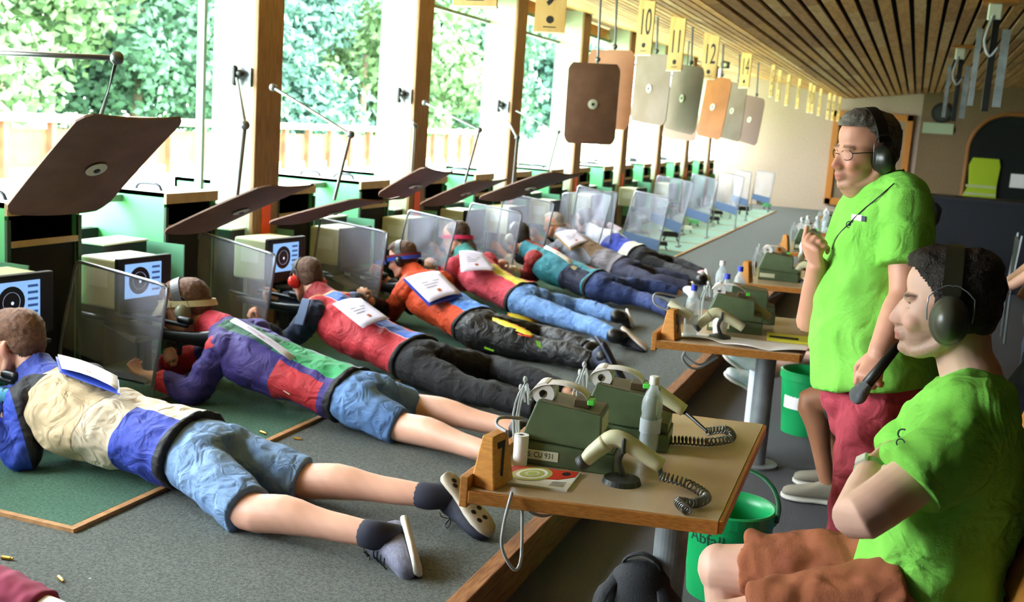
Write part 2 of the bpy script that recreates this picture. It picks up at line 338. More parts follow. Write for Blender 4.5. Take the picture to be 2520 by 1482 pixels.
# cabinets: green sound boxes standing below the windows, open to the shooters
M_handle = mat('black_handle', '1a2230', .4); M_wf = mat('box_front_wood', 'b39a70', .6, noise=.2, nscale=10)
for k in range(-1, 17):
    yc = 5.49+(k-1)*LANE; r = empty('sound_box', (-4.42, yc, PZ))
    tag(r, ['', 'green sound box left of the first brown post, beside the lit monitor', 'green sound box between the first and second brown posts, nearer one', 'green sound box just left of the second brown post'][k] if 1 <= k <= 3 else 'green box with dark open front, %s of the row' % (['one', 'two', 'three', 'four', 'five', 'six', 'seven', 'eight', 'nine', 'ten', 'eleven', 'twelve', 'thirteen', 'fourteen', 'fifteen', 'sixteen', 'seventeen', 'eighteen'][k+1]), 'box', 'sound boxes along the windows')
    mb = MB(); w, hh, dd = .5, .94, .82
    for sy in (-1, 1): mb.box((0, sy*(w/2-.012), hh/2), (dd, .024, hh), mi=0)
    mb.box((0, 0, hh-.012), (dd, w, .024), mi=1); mb.box((-dd/2+.012, 0, hh/2), (.024, w, hh), mi=0); mb.box((0, 0, .03), (dd, w, .02), mi=2)
    for sy in (-1, 1): mb.box((.0, sy*(w/2-.03), hh/2), (dd-.05, .008, hh-.06), mi=2)
    mb.box((0, 0, hh-.03), (dd-.05, w-.06, .006), mi=2)
    part('cabinet', mb, [M_green, M_white, M_blk], r)
    mb = MB(); x = dd/2+.008
    mb.box((x, 0, hh-.03), (.016, w, .06)); mb.box((x, 0, hh-.2), (.014, w-.04, .03))
    part('front_frame', mb, M_wf, r)
    mb = MB(); mb.box((x, -w/2+.012, hh/2-.04), (.016, .024, hh-.08)); part('front_stile', mb, mat('dark_green_stile', '23402c', .6), r)
    mb = MB(); mb.box((x, w/2-.012, hh/2-.04), (.016, .024, hh-.08)); part('front_stile', mb, MATS['dark_green_stile'], r)
    mb = MB(); mb.box((x-.02, 0, .38), (.012, w-.05, .72)); part('front_dark', mb, mat('opening_black', '0c0d0c', .85), r)  # black sheet painting the dark of the open front
    for sx in (-.1, .2):
        mb = MB(); mb.tube([(sx-.09, -.12, hh), (sx-.06, -.12, hh+.035), (sx+.06, -.12, hh+.035), (sx+.09, -.12, hh)], .01, seg=8); part('handle', mb, M_handle, r, smooth=True)
    mb = MB(); mb.slab([(.12, -w/2-.006, .2), (.56, -w/2-.006, .2), (.56, -w/2-.006, .66), (.12, -w/2-.006, .66)], .008); part('side_panel', mb, M_dgreen, r)
    mb = MB(); mb.ell((.16, -w/2-.014, .62), (.01, .006, .01), nu=8, nv=6); part('screw', mb, M_steel, r)
# dark low cabinets between the boxes
for k in range(0, 17):
    yc = 4.98+(k-1)*LANE; r = empty('equipment_cabinet', (-4.16, yc, PZ)); tag(r, 'black equipment cabinet between green sound boxes, %s counted from the nearest window bay' % (['first', 'second', 'third', 'fourth', 'fifth', 'sixth', 'seventh', 'eighth', 'ninth', 'tenth', 'eleventh', 'twelfth', 'thirteenth', 'fourteenth', 'fifteenth', 'sixteenth', 'seventeenth'][k]), 'cabinet', 'black cabinets between the sound boxes')
    mb = MB(); mb.box((0, 0, .335), (.2, .36, .67)); part('body', mb, M_blk, r, bevel=.006)
    mb = MB(); mb.box((0, 0, .675), (.21, .37, .01)); part('lid', mb, M_white, r)
# monitors on stands
M_mon = mat('monitor_housing', 'd8dcc0', .6); M_scr = mat('screen_light', '6f96c8', .4, emit=.35); M_scrd = mat('screen_dark', '141c28', .35); M_scrw = mat('screen_white', 'c0ccea', .4, emit=.3)
M_scrbar = mat('screen_bar', '23406e', .4, emit=.3); M_grey = mat('grey_plastic', '4a4d4e', .5); M_desk = mat('dark_stand', '26282a', .6)
def monitor(y, x, lit, label, z=.53, rz=-.12):
    r = empty('monitor', (x, y, PZ), rz); tag(r, label, 'monitor', 'monitors in front of the shooters'); z -= PZ
    mb = MB(); mb.box((0, 0, z/2-.02), (.05, .06, z-.04)); mb.box((0, 0, .012), (.26, .26, .024)); mb.box((0, 0, z-.03), (.18, .2, .02)); part('stand', mb, M_desk, r, bevel=.004)
    mb = MB(); mb.box((-.16, 0, z+.135), (.26, .34, .26), taper=(1, 1)); part('housing', mb, M_mon, r, bevel=.012)
    mb = MB(); mb.box((-.015, 0, z+.135), (.035, .37, .285)); part('bezel', mb, M_blk, r, bevel=.008)
    mb = MB(); mb.box((.004, -.02, z+.155), (.006, .25, .18)); s = part('screen', mb, M_scr if lit else M_scrd, r)
    if lit:
        mb = MB(); mb.lathe((.0075, -.05, z+.155), [(.072, 0), (.072, .001)], seg=24, axis=(1, 0, 0)); part('target_disc', mb, M_scrd, s)
        mb = MB(); mb.lathe((.0092, -.05, z+.155), [(.045, 0), (.0456, 0), (.0456, .0005), (.045, .0005)], seg=24, axis=(1, 0, 0), capends=False); mb.ell((.0092, -.045, z+.15), (.001, .008, .008), nu=8, nv=6); part('ring', mb, M_scrw, s)
        mb = MB()
        for q in range(5): mb.box((.0082, .065, z+.22-.03*q), (.001, .055, .012))
        part('score_bars', mb, M_scrbar, s)
    mb = MB(); mb.box((-.16, -.1705, z+.16), (.14, .004, .09)); part('paper_label', mb, M_white, r)
    mb = MB(); mb.box((-.02, .0, z-.12), (.18, .26, .03), rot=basis_rot((.9, 0, -.3), (0, 1, 0))); part('keyboard_tray', mb, mat('tray', '8d929c', .5), r, bevel=.004)
for args in ((3.85, -3.72, True, 'lit monitor at the photo edge beside the man in the cream jacket'), (4.72, -3.72, True, 'lit monitor seen over the nearest clear screen'), (6.05, -3.68, True, 'lit monitor in front of the first brown post'),
             (7.02, -3.7, False, 'dark monitor behind the clear screen beside the shooter with the blue-red headband'), (8.15, -3.7, False, 'dark monitor behind the pink headband'), (9.35, -3.72, False, 'dark monitor standing past the shooter with the pink headband'), (10.2, -3.6, False, 'dark monitor beyond the white earmuffs of the teal shooter'),
             (11.5, -3.6, False, 'pale green monitor beyond the ponytailed shooter'), (13.1, -3.6, False, 'pale monitor behind the nearest empty clear screen'), (15.4, -3.6, False, 'small pale monitor far down the row'), (17.6, -3.6, False, 'farthest pale monitor of the row')): monitor(*args)
# tilting boards hung over the lanes
M_board = mat('brown_hardboard', '7b5a46', .55, color2='6b4c3a', nscale=6, bump=.1, bscale=30); M_board2 = mat('orange_board', 'a96a34', .5, color2='995e2a', nscale=5); M_board3 = mat('grey_brown_board', '88776a', .5, color2='7c6a58', nscale=5); M_eye = mat('pale_eyelet', 'd9dcc4', .4, metal=.2)
def board(c, label, M, rods):
    c = [np.array(p, float) for p in c]; ctr = sum(c)/4; r = empty('tilting_board', ctr); tag(r, label, 'board', 'tilting boards hung over the lanes')
    e1 = (c[1]-c[0]+c[2]-c[3])/2; e2 = (c[3]-c[0]+c[2]-c[1])/2; n = _n(np.cross(e1, e2))
    if n[1] > 0 or (abs(n[1]) < .3 and n[2] > 0): n = -n
    N = 12; vs = []; th = .004
    for side in (1, -1):
        for i in range(N+1):
            for j in range(N+1):
                u, v = i/N*2-1, j/N*2-1
                if abs(u) > .86 and abs(v) > .9:
                    k = .93 if abs(u) == 1 or abs(v) == 1 else .985; u *= k; v *= k
                vs.append(e1*u/2+e2*v/2+n*(th*side+.018*(1-u*u)-.006*(1-v*v)))
    fs = []; M1 = (N+1)**2
    for i in range(N):
        for j in range(N):
            a = i*(N+1)+j; fs.append((a, a+1, a+N+2, a+N+1)); fs.append(tuple(M1+q for q in (a+N+1, a+N+2, a+1, a)))
    rim = [j for j in range(N+1)]+[(i)*(N+1)+N for i in range(1, N+1)]+[N*(N+1)+j for j in range(N-1, -1, -1)]+[i*(N+1) for i in range(N-1, 0, -1)]
    for q in range(len(rim)): a, b = rim[q], rim[(q+1) % len(rim)]; fs.append((b, a, a+M1, b+M1))
    mb = MB(); mb.add(vs, fs); part('panel', mb, M, r, smooth=False)
    for s in (1, -1):
        mb = MB(); mb.lathe(n*s*.014+n*.008, [(.042, 0), (.042, .003), (.02, .006)], seg=20, axis=n*s); part('eyelet', mb, M_eye, r)
        mb = MB(); mb.lathe(n*s*.02+n*.008, [(.013, 0), (.013, .004)], seg=12, axis=n*s); part('bolt', mb, M_blk, r)
    for q, pts in enumerate(rods):
        mb = MB(); pts = [np.array(p, float)-ctr for p in pts]; mb.tube(pts, .0105, seg=8, sub=1)
        for p in pts[:-1]: mb.ell(p, (.024, .024, .024), nu=10, nv=6)
        part('rod', mb, M_steel, r, smooth=True)
    return r
def hang(c, zc=None):   # a rod from the board's middle to the ceiling
    m_ = sum(np.array(p, float) for p in c)/4; t = (np.array(c[0])+np.array(c[1]))/2
    return [[(t[0], t[1], ceil_z(t[0])+.0), (t[0]+.02, t[1], t[2]+.03), tuple(m_+np.array([0, .03, 0]))]]
bd = {'0': [[-2.78, 3.19, 1.57], [-2.67, 3.61, 1.57], [-3.18, 3.77, 1.16], [-3.31, 3.32, 1.15]], '2': [[-2.83, 4.45, 1.28], [-2.82, 4.9, 1.25], [-3.43, 4.92, .98], [-3.44, 4.46, .97]],
      '3': [[-2.74, 5.18, 1.2], [-2.68, 5.61, 1.16], [-3.3, 5.75, 1.0], [-3.38, 5.29, .96]], '5': [[-3.09, 7.67, 1.19], [-2.92, 8.07, 1.19], [-3.48, 8.35, .96], [-3.67, 7.93, .91]],
      'a': [[-2.8, 8.9, 2.15], [-2.41, 9.13, 2.16], [-2.44, 9.23, 1.49], [-2.82, 9.0, 1.48]], 'b': [[-2.82, 9.53, 2.3], [-2.37, 9.45, 2.3], [-2.39, 9.48, 1.62], [-2.82, 9.56, 1.62]],
      'c': [[-2.68, 10.72, 2.38], [-2.4, 11.07, 2.37], [-2.41, 11.05, 1.7], [-2.69, 10.69, 1.7]], 'd': [[-2.42, 11.17, 2.33], [-2.14, 11.54, 2.29], [-2.21, 11.5, 1.62], [-2.43, 11.12, 1.65]]}
for k_ in 'cd':
    L_ = [np.linalg.norm(np.array(p)-EYE) for p in bd[k_]]; px_ = [(1568, 126), (1655, 140), (1637, 307), (1550, 300)] if k_ == 'c' else [(1655, 152), (1738, 170), (1705, 330), (1636, 318)]; y1, y2 = max(p[1] for p in bd[k_]), min(p[1] for p in bd[k_])
    bd[k_] = [P(*px_[0], y=y1), P(*px_[1], y=y2), P(*px_[2], y=y2), P(*px_[3], y=y1)]
bd['4'] = [P(1045, 413, d=6.15), P(1120, 418, d=6.55), P(1000, 490, d=7.1), P(925, 475, d=6.75)]
bd['6'] = [P(1350, 410, d=7.5), P(1447, 436, d=7.75), P(1262, 480, d=8.3), P(1172, 498, d=8.1)]
bd['e'] = [P(1742, 182, d=13.3), P(1803, 200, d=12.9), P(1772, 342, d=12.9), P(1713, 336, d=13.3)]
bd['f'] = [P(1790, 196, d=15), P(1838, 212, d=14.6), P(1822, 346, d=14.6), P(1768, 342, d=15)]
bd['g'] = [P(1825, 230, d=16), P(1892, 247, d=15.6), P(1852, 357, d=15.6), P(1820, 348, d=16)]
bd['h'] = [P(1638, 270, d=14.6), P(1722, 280, d=14.2), P(1708, 348, d=14.2), P(1630, 340, d=14.6)]
def arm(c, pj, joint_d, top, attach=None):
    m_ = sum(np.array(p, float) for p in c)/4 if attach is None else np.array(attach); j = P(*pj, d=joint_d); return [[tuple(top), tuple(j), tuple(m_)]]
z3 = P(582, 188, y=6.14)
board(bd['0'], 'large brown tilted board over the man in the cream jacket', M_board, arm(bd['0'], (288, 143), 3.75, P(-60, 127, d=4.4), attach=P(244, 300, d=4.0)))
board(bd['2'], 'tilted board seen edge-on above the purple and green shooter', M_board, arm(bd['2'], (603, 308), 5.35, z3, attach=P(583, 485, d=5.35)))
board(bd['3'], 'long tilted board seen edge-on above the lit monitor by the brown post', M_board, arm(bd['3'], (863, 331), 6.3, P(672, 215, d=6.6), attach=P(823, 490, d=6.2)))
board(bd['4'], 'tilted brown board overlapping the second brown post', M_board, arm(bd['4'], (1020, 311), 7.6, P(985, 236, y=8.49), attach=P(1012, 440, d=6.7)))
board(bd['5'], 'tilted board above the shooter with the pink headband', M_board, arm(bd['5'], (1180, 320), 8.6, P(1045, 253, d=9.0), attach=P(1143, 452, d=8.3)))
board(bd['6'], 'darkest tilted board, in front of the fourth post', M_board, arm(bd['6'], (1273, 339), 8.7, P(1229, 262, y=10.9), attach=P(1260, 478, d=8.3)))
board(bd['a'], 'dark brown board hanging upright with a pale eyelet', M_board, hang(bd['a']))
board(bd['b'], 'orange-brown board hanging behind the dark brown one', M_board2, hang(bd['b']))
board(bd['c'], 'greyish board hanging under the number 10 sign', M_board3, hang(bd['c']))
board(bd['d'], 'browner grey board hanging under the number 11 sign', M_board3, hang(bd['d']))
board(bd['h'], 'pinkish board low behind the two greyish boards', mat('pink_board', 'a08474', .6), hang(bd['h']))
board(bd['e'], 'orange-brown board hanging under the number 12 sign', M_board2, hang(bd['e']))
board(bd['f'], 'plain pale brown board between the last hanging boards', M_board3, hang(bd['f']))
board(bd['g'], 'farthest brown hanging board before the end wall', mat('far_board', '7a6056', .6), hang(bd['g']))
r = tag(empty('swing_arm', P(1375, 325, d=9.6)), 'thin dark arm reaching across the window beyond the third post', 'arm')
mb = MB(); o_ = P(1375, 325, d=9.6); mb.tube([P(1270, 273, d=10.2)-o_, (0, 0, 0), P(1350, 420, d=9.6)-o_], .007, seg=8, sub=1); mb.ell((0, 0, 0), (.018,)*3, nu=8, nv=6); part('rod', mb, M_steel, r, smooth=True)
for px, py, yy, lab in ((582, 188, 6.11, 'first'), (985, 236, 8.47, 'second'), (1229, 262, 10.84, 'third')):
    c = P(px, py, y=yy-.02); r = tag(empty('arm_bracket', c), 'steel clamp bracket on the %s brown post' % lab, 'bracket')
    mb = MB(); mb.box((.03, .035, 0), (.12, .02, .12)); part('plate', mb, M_steel, r, bevel=.003)
    mb = MB(); mb.tube([(0, -.02, -.04), (0, -.02, .05)], .02, seg=10); mb.ell((0.03, -.01, .02), (.03, .025, .025)); part('clamp', mb, M_blk, r, smooth=True)
# clear screens between the lanes
def mat_film():
    M = bpy.data.materials.new('clear_film'); M.use_nodes = True; nt = M.node_tree; b = nt.nodes['Principled BSDF']; out = nt.nodes['Material Output']
    b.inputs['Base Color'].default_value = (.6, .62, .76, 1); b.inputs['Roughness'].default_value = .2; b.inputs['Alpha'].default_value = .27
    return M
M_film = mat_film(); M_tube = mat('dull_steel_tube', '8d8f96', .4, metal=.7); M_bluep = mat('blue_screen_foot', '4a6284', .7)
def screen(TL, TR, BR, BL, label, blue=0, feet=True, seed=0):
    TL, TR, BR, BL = [np.array(p, float) for p in (TL, TR, BR, BL)]; c0 = (BR+BL)/2; c0[2] = PZ; r = empty('clear_screen', c0); tag(r, label, 'screen', 'clear screens between the lanes')
    q = .12; e = TR-TL
    mb = MB(); mb.tube([BL-c0, TL+(BL-TL)*q-c0, TL+e*.03+(BL-TL)*.02-c0, TL+e*q-c0, TR-e*q-c0, TR-e*.03+(BR-TR)*.02-c0, TR+(BR-TR)*q-c0, BR-c0], .0085, seg=8, sub=2); part('frame', mb, M_tube, r, smooth=True)
    N = 26; rg = np.random.default_rng(seed); n = _n(np.cross(e, BL-TL)); vs = []; ph = rg.uniform(0, 6, 6); lo = 1-blue
    for i in range(N+1):
        for j in range(N+1):
            u, v = j/N, i/N*lo; p = (TL*(1-u)+TR*u)*(1-v)+(BL*(1-u)+BR*u)*v
            w = .010*math.sin(9*u+3*v*v+ph[0])*math.sin(math.pi*v)+.006*math.sin(22*(u-.5*v)+ph[1])*math.sin(math.pi*v)+.008*max(0, 1-abs(u-.72+.35*v*v)*9)
            vs.append(p+n*w-c0)
    fs = [(i*(N+1)+j, i*(N+1)+j+1, (i+1)*(N+1)+j+1, (i+1)*(N+1)+j) for i in range(N) for j in range(N)]
    mb = MB(); mb.add(vs, fs); part('film', mb, M_film, r, smooth=True)
    if blue:
        v = 1-blue; a = TL*(1-v)+BL*v-c0; b = TR*(1-v)+BR*v-c0
        mb = MB(); mb.slab([a, b, BR-c0, BL-c0], .01); part('foot_panel', mb, M_bluep, r)
    if feet:
        for s_, p in (('a', BL), ('b', BR)):
            g = p.copy()-c0; mb = MB(); mb.tube([g, np.array([g[0], g[1], 0.02])], .0085, seg=8); mb.box((g[0], g[1], .022), (.03, .22, .012)); part('foot', mb, M_tube, r)
def scr4(l, lab, **k): screen(P(*l[0][:2], d=l[0][2]), P(*l[1][:2], d=l[1][2]), P(*l[2][:2], d=l[2][2]), P(*l[3][:2], d=l[3][2]), lab, **k)
def dY(px, py, Y): return (px, py, float(Y/ (ray(px, py)[1]/F)))
scr4([dY(188, 642, 4.42), dY(415, 705, 4.3), dY(375, 955, 4.3), dY(148, 850, 4.42)], 'clear screen nearest, beside the man in the cream jacket', seed=1)
scr4([dY(488, 570, 5.58), dY(680, 628, 5.5), dY(648, 820, 5.5), dY(462, 735, 5.58)], 'clear screen between the visor wearer and the red and blue shooter', seed=2)
scr4([dY(788, 538, 6.75), dY(955, 572, 6.68), dY(925, 750, 6.68), dY(765, 700, 6.75)], 'clear screen beside the blue and red headband', seed=3)
scr4([dY(1006, 517, 7.75), dY(1125, 545, 7.7), dY(1095, 660, 7.7), dY(980, 620, 7.75)], 'clear screen behind the head with the pink headband', seed=4)
scr4([dY(1159, 499, 8.75), dY(1285, 525, 8.7), dY(1252, 690, 8.7), dY(1112, 705, 8.75)], 'clear screen in front of the pink jacket, thin frame', seed=5)
scr4([dY(1241, 474, 9.9), dY(1365, 500, 9.85), dY(1330, 640, 9.85), dY(1218, 612, 9.9)], 'clear screen behind the white earmuffs', seed=6)
scr4([dY(1385, 476, 11.2), dY(1520, 472, 11.2), dY(1500, 600, 11.2), dY(1372, 570, 11.2)], 'clear screen behind the ponytailed shooter', seed=7)
scr4([dY(1423, 456, 10.6), dY(1507, 480, 10.6), dY(1466, 625, 10.6), dY(1400, 590, 10.6)], 'clear screen in front of the ponytailed shooter', seed=8)
scr4([dY(1563, 470, 12.7), dY(1648, 488, 12.6), dY(1618, 618, 12.6), dY(1528, 592, 12.7)], 'nearest empty clear screen with a blue foot, left of the black rifle rest', blue=.2, seed=9)
scr4([dY(1618, 432, 14.2), dY(1708, 450, 14.1), dY(1672, 575, 14.1), dY(1600, 545, 14.2)], 'second empty clear screen with a blue foot', blue=.2, seed=10)
scr4([dY(1705, 428, 15.8), dY(1768, 444, 15.7), dY(1742, 550, 15.7), dY(1684, 530, 15.8)], 'third empty clear screen with a blue foot', blue=.2, seed=11)
scr4([dY(1768, 422, 17.9), dY(1832, 436, 17.8), dY(1812, 530, 17.8), dY(1758, 512, 17.9)], 'fourth empty clear screen with a blue foot', blue=.2, seed=12)
scr4([dY(1805, 416, 19.8), dY(1850, 424, 19.7), dY(1838, 508, 19.7), dY(1800, 495, 19.8)], 'fifth empty clear screen, second from the end wall', blue=.2, seed=13)
scr4([dY(1862, 420, 22.6), dY(1908, 426, 22.5), dY(1892, 502, 22.5), dY(1850, 490, 22.6)], 'last empty clear screen before the end wall', blue=.2, seed=14)
# rifle rests left on the empty mats
rests = [(1629, 613, .13, .1, 'small black rifle rest beside the nearest blue foot'), (1650, 594, .24, .14, 'largest black rifle rest on a mat'), (1689, 572, .16, .1, 'white and black rifle rest'), (1707, 556, .16, .1, 'green and black rifle rest'), (1758, 550, .16, .12, 'black rifle rest beside the third blue foot'), (1764, 534, .2, .12, 'flat black rifle rest behind another'),
         (1829, 528, .2, .16, 'tall black rifle rest near the fourth blue foot'), (1872, 503, .2, .1, 'flat black bag near the end wall'), (1857, 500, .12, .1, 'small green box near the end wall'), (1887, 515, .16, .12, 'pale green box near the mat edge')]
for k, (px, py, w, h, lab) in enumerate(rests):
    c = P(px, py, z=PZ+.013); r = empty('rifle_rest', c, .3); tag(r, lab, 'rifle rest', 'rifle rests on the empty mats')
    Mx = [M_blk, M_blk, M_white, M_green, M_blk, M_blk, M_blk, M_blk, M_green, M_green][k]
    mb = MB(); mb.box((0, 0, h*.72), (w, .1, h*.5), taper=(.85, .7)); mb.tube([(-w*.5, 0, h*.8), (-w*.7, 0, h*1.05)], .012, seg=8); part('body', mb, Mx, r, bevel=.008)
    for sx in (-1, 1):
        mb = MB(); mb.tube([(sx*w*.4, -.05, .008), (sx*w*.3, 0, h*.5), (sx*w*.4, .05, .008)], .008, seg=6, sub=1); part('leg', mb, M_blk, r)
# number signs hanging from the ceiling
M_sign = mat('sign_wood', 'd3b06c', .6, color2='c79f58', nscale=6, stretch=(3, 3, .6)); M_ink = mat('black_ink', '15120e', .7); M_edgew = mat('pale_sign_edge', 'eadfc8', .6)
signs = [('8', (1115, 12), (1225, 18), 'wooden sign cut off at the top edge of the photo', .5), ('9', (1316, 70), (1387, 88), 'wide wooden sign 9, its top cut off by the photo edge, over the window posts', .5), ('10', (1561, 131), (1605, 138), 'wooden sign 10 hanging in front of the greyish board', .5), ('11', (1638, 170), (1680, 176), 'wooden sign 11 hanging between signs 10 and 12', .5),
         ('12', (1722, 192), (1763, 197), 'wooden sign 12 hanging above the orange-brown board', .5), ('14', (1816, 213), (1845, 218), 'wooden sign 14 turned almost edge-on beside the small dark lamp', .5), ('15', (1891, 236), (1902, 239), 'narrow hanging sign after number 14', .5), ('16', (1908, 246), (1918, 249), 'hanging sign in front of the chipboard wall, second after number 14', .5)]
far = [(1930, 258), (1957, 265), (1984, 275), (1993, 277), (2010, 283), (2032, 292), (2044, 294), (2058, 297)]
for k, (px, py) in enumerate(far): signs.append((str(17+k), (px, py), (px+9-k*.3, py+1.5), '%s small hanging sign past number 16' % ['first', 'second', 'third', 'fourth', 'fifth', 'sixth', 'seventh', 'last'][k], .5))
for k, (num, a, b, lab, hh) in enumerate(signs):
    Yf = [5.35, 6.6, 9.0, 10.3, 11.9, 14.3, 15.9, 17.2][k] if k < 8 else 18.2+(k-8)*.85
    pa = P(*a, y=Yf); pb = P(*b, y=Yf); w = max(np.linalg.norm(pb-pa), .06); c = (pa+pb)/2
    ph = .55 if k < 6 else 1.1; w = min(w/math.cos(ph), .24)
    rzz = {0: -.1, 1: .15, 2: -.5, 3: -.55, 4: -.45, 5: -.8}.get(k, -1.1)
    ww = min(abs(pb[0]-pa[0])/max(math.cos(rzz), .35), .28)
    r = empty('number_sign', c, rzz); tag(r, lab, 'sign', 'number signs hanging in a row')
    mb = MB(); mb.box((0, 0, hh/2), (ww, .012, hh)); part('board', mb, M_sign, r)
    mb = MB(); mb.box((0, 0, -.004), (ww+.006, .016, .01)); part('edge_trim', mb, M_edgew, r)
    top = ceil_z(c[0])-c[2]
    mb = MB()
    for sx in (-1, 1): mb.tube([(sx*ww*.35, 0, hh-.01), (sx*ww*.35, 0, top)], .002, seg=6)
    part('cord', mb, M_steel, r)
    text('numeral', num, r, (0, -.0075, .25), (math.pi/2, 0, 0), .3, M_ink, sx=(.5 if len(num) > 1 else .75)*ww/.19, thick=.0008)
    mb = MB(); mb.lathe((0, -.007, .075), [(.02*ww/.17, 0), (.02*ww/.17, .002)], seg=16, axis=(0, -1, 0)); em = part('emblem', mb, M_ink, r)
    mb = MB(); mb.box((0, -.007, .03), (.07*ww/.17, .001, .006)); part('small_print', mb, M_ink, r)
M_bluet = mat('blue_tag', '2c4fb0', .5)
for px, py, M, lab in ((1760, 32, M_bluet, 'blue paper tag on the ceiling slats'), (1803, 62, M_bluet, 'second blue tag, further along the ceiling'), (1867, 107, M_orange, 'orange tag on the ceiling slats')):
    c = P(px, py, x=-2.05 if px < 1850 else -2.0); r = tag(empty('ceiling_tag', c), lab, 'tag'); z = ceil_z(c[0])-c[2]
    mb = MB(); mb.box((0, 0, z/2), (.09, .01, max(abs(z), .12))); part('paper', mb, M, r)
def V3(*a): return np.array(a, float)
# ------------------------------------------------------------------ scoring tables and what stands on them
TZ = .68
M_top = mat('beige_laminate', 'd2b898', .22, noise=.05, nscale=4, coat=.3); M_block = mat('orange_oak', 'dc9438', .5, color2='c8822e', nscale=10, stretch=(3, 3, 12))
M_armyg = mat('army_green_metal', '5d6e4e', .4, color2='4c5c40', nscale=8); M_worn = mat('worn_green_top', '7a6c4c', .45, color2='5f6a48', nscale=14); M_lab = mat('pale_label', 'd3d6b8', .6)
M_paper = mat('white_paper', 'f4f2f0', .8); M_beige = mat('cream_plastic', 'd6d3ae', .4); M_dg = mat('dark_grey_plastic', '3d4140', .5); M_cord = mat('grey_cable', 'a9adb0', .5)
M_coil = mat('coiled_cord', '2c2a28', .35); M_red = mat('print_red', 'd8341f', .5); M_olive = mat('print_olive', 'b9bd5e', .5)
def table(k, x0, y0, lab, w=.64, l=1.05):
    o = np.array([x0, y0, 0]); r = empty('scoring_table', (x0, y0, 0)); tag(r, lab, 'table', 'scoring tables along the walkway')
    A = np.array([0, 0, 0]); B = np.array([w, .115, 0]); Cc = np.array([w-.02, l+.09, 0]); D = np.array([-.02, l, 0])
    mb = MB(); mb.slab([p+np.array([0, 0, TZ-.012]) for p in (A, B, Cc, D)], .024); part('tabletop', mb, M_top, r, bevel=.001)
    for a, b in ((A, B), (B, Cc), (Cc, D)):
        n = _n(np.cross(b-a, [0, 0, 1])); mb = MB(); mb.slab([a+n*.006+[0, 0, TZ-.037], b+n*.006+[0, 0, TZ-.037], b+n*.006+[0, 0, TZ-.002], a+n*.006+[0, 0, TZ-.002]], .012); part('edge_band', mb, M_oak, r, bevel=.002)
    mb = MB(); mb.slab([A+[-.012, -.01, TZ-.05], A+[-.012, -.01, TZ+.035], D+[-.012, 0, TZ+.035], D+[-.012, 0, TZ-.05]], .024); part('side_ledge', mb, M_oak, r, bevel=.003)
    mb = MB(); mb.lathe((w*.7, .55, 0), [(.05, 0), (.05, TZ-.024)], seg=28); mb.lathe((w*.7, .55, 0), [(.11, 0), (.11, .012)], seg=28); part('leg', mb, M_galv, r, smooth=False)
    return r
tabs = [(-1.0, 2.59), (-1.03, 4.97), (-1.01, 7.34), (-1.02, 9.7), (-1.02, 12.06), (-1.02, 14.4)]
tlab = ['nearest scoring table with a beige top, crowded with devices', 'second scoring table, with loose white paper and a yellow folder', 'third scoring table, beyond the white paper and in front of the raised hand', 'fourth scoring table with glass bottles on it', 'fifth scoring table, before the standing man in green', 'farthest scoring table, by the neck of the standing man']
for k, (x, y) in enumerate(tabs): table(k, x, y, tlab[k])
# number blocks
def block(c, rz, lab, num=None):
    r = empty('number_block', c, rz); tag(r, lab, 'number block', 'wooden number blocks on the tables')
    mb = MB(); mb.box((0, 0, .07), (.075, .115, .14), taper=(.45, .72)); part('block', mb, M_block, r, bevel=.004)
    if num: text('numeral', num, r, (.0282, -.002, .07), (math.pi/2-.147, 0, math.pi/2), .13, M_ink, sx=.7, thick=.001, bold=.002)
    return r
block((-.965, 2.665, TZ), -.12, 'orange wooden number block marked 7 on the nearest table', '7')
block((-.985, 5.06, TZ), -.1, 'orange wooden number block at the corner of the second table', '9')
block((-.975, 7.42, TZ), -.1, 'orange wooden number block on the third table', '11')
block((-.98, 9.79, TZ), -.1, 'orange wooden number block on the fourth table')
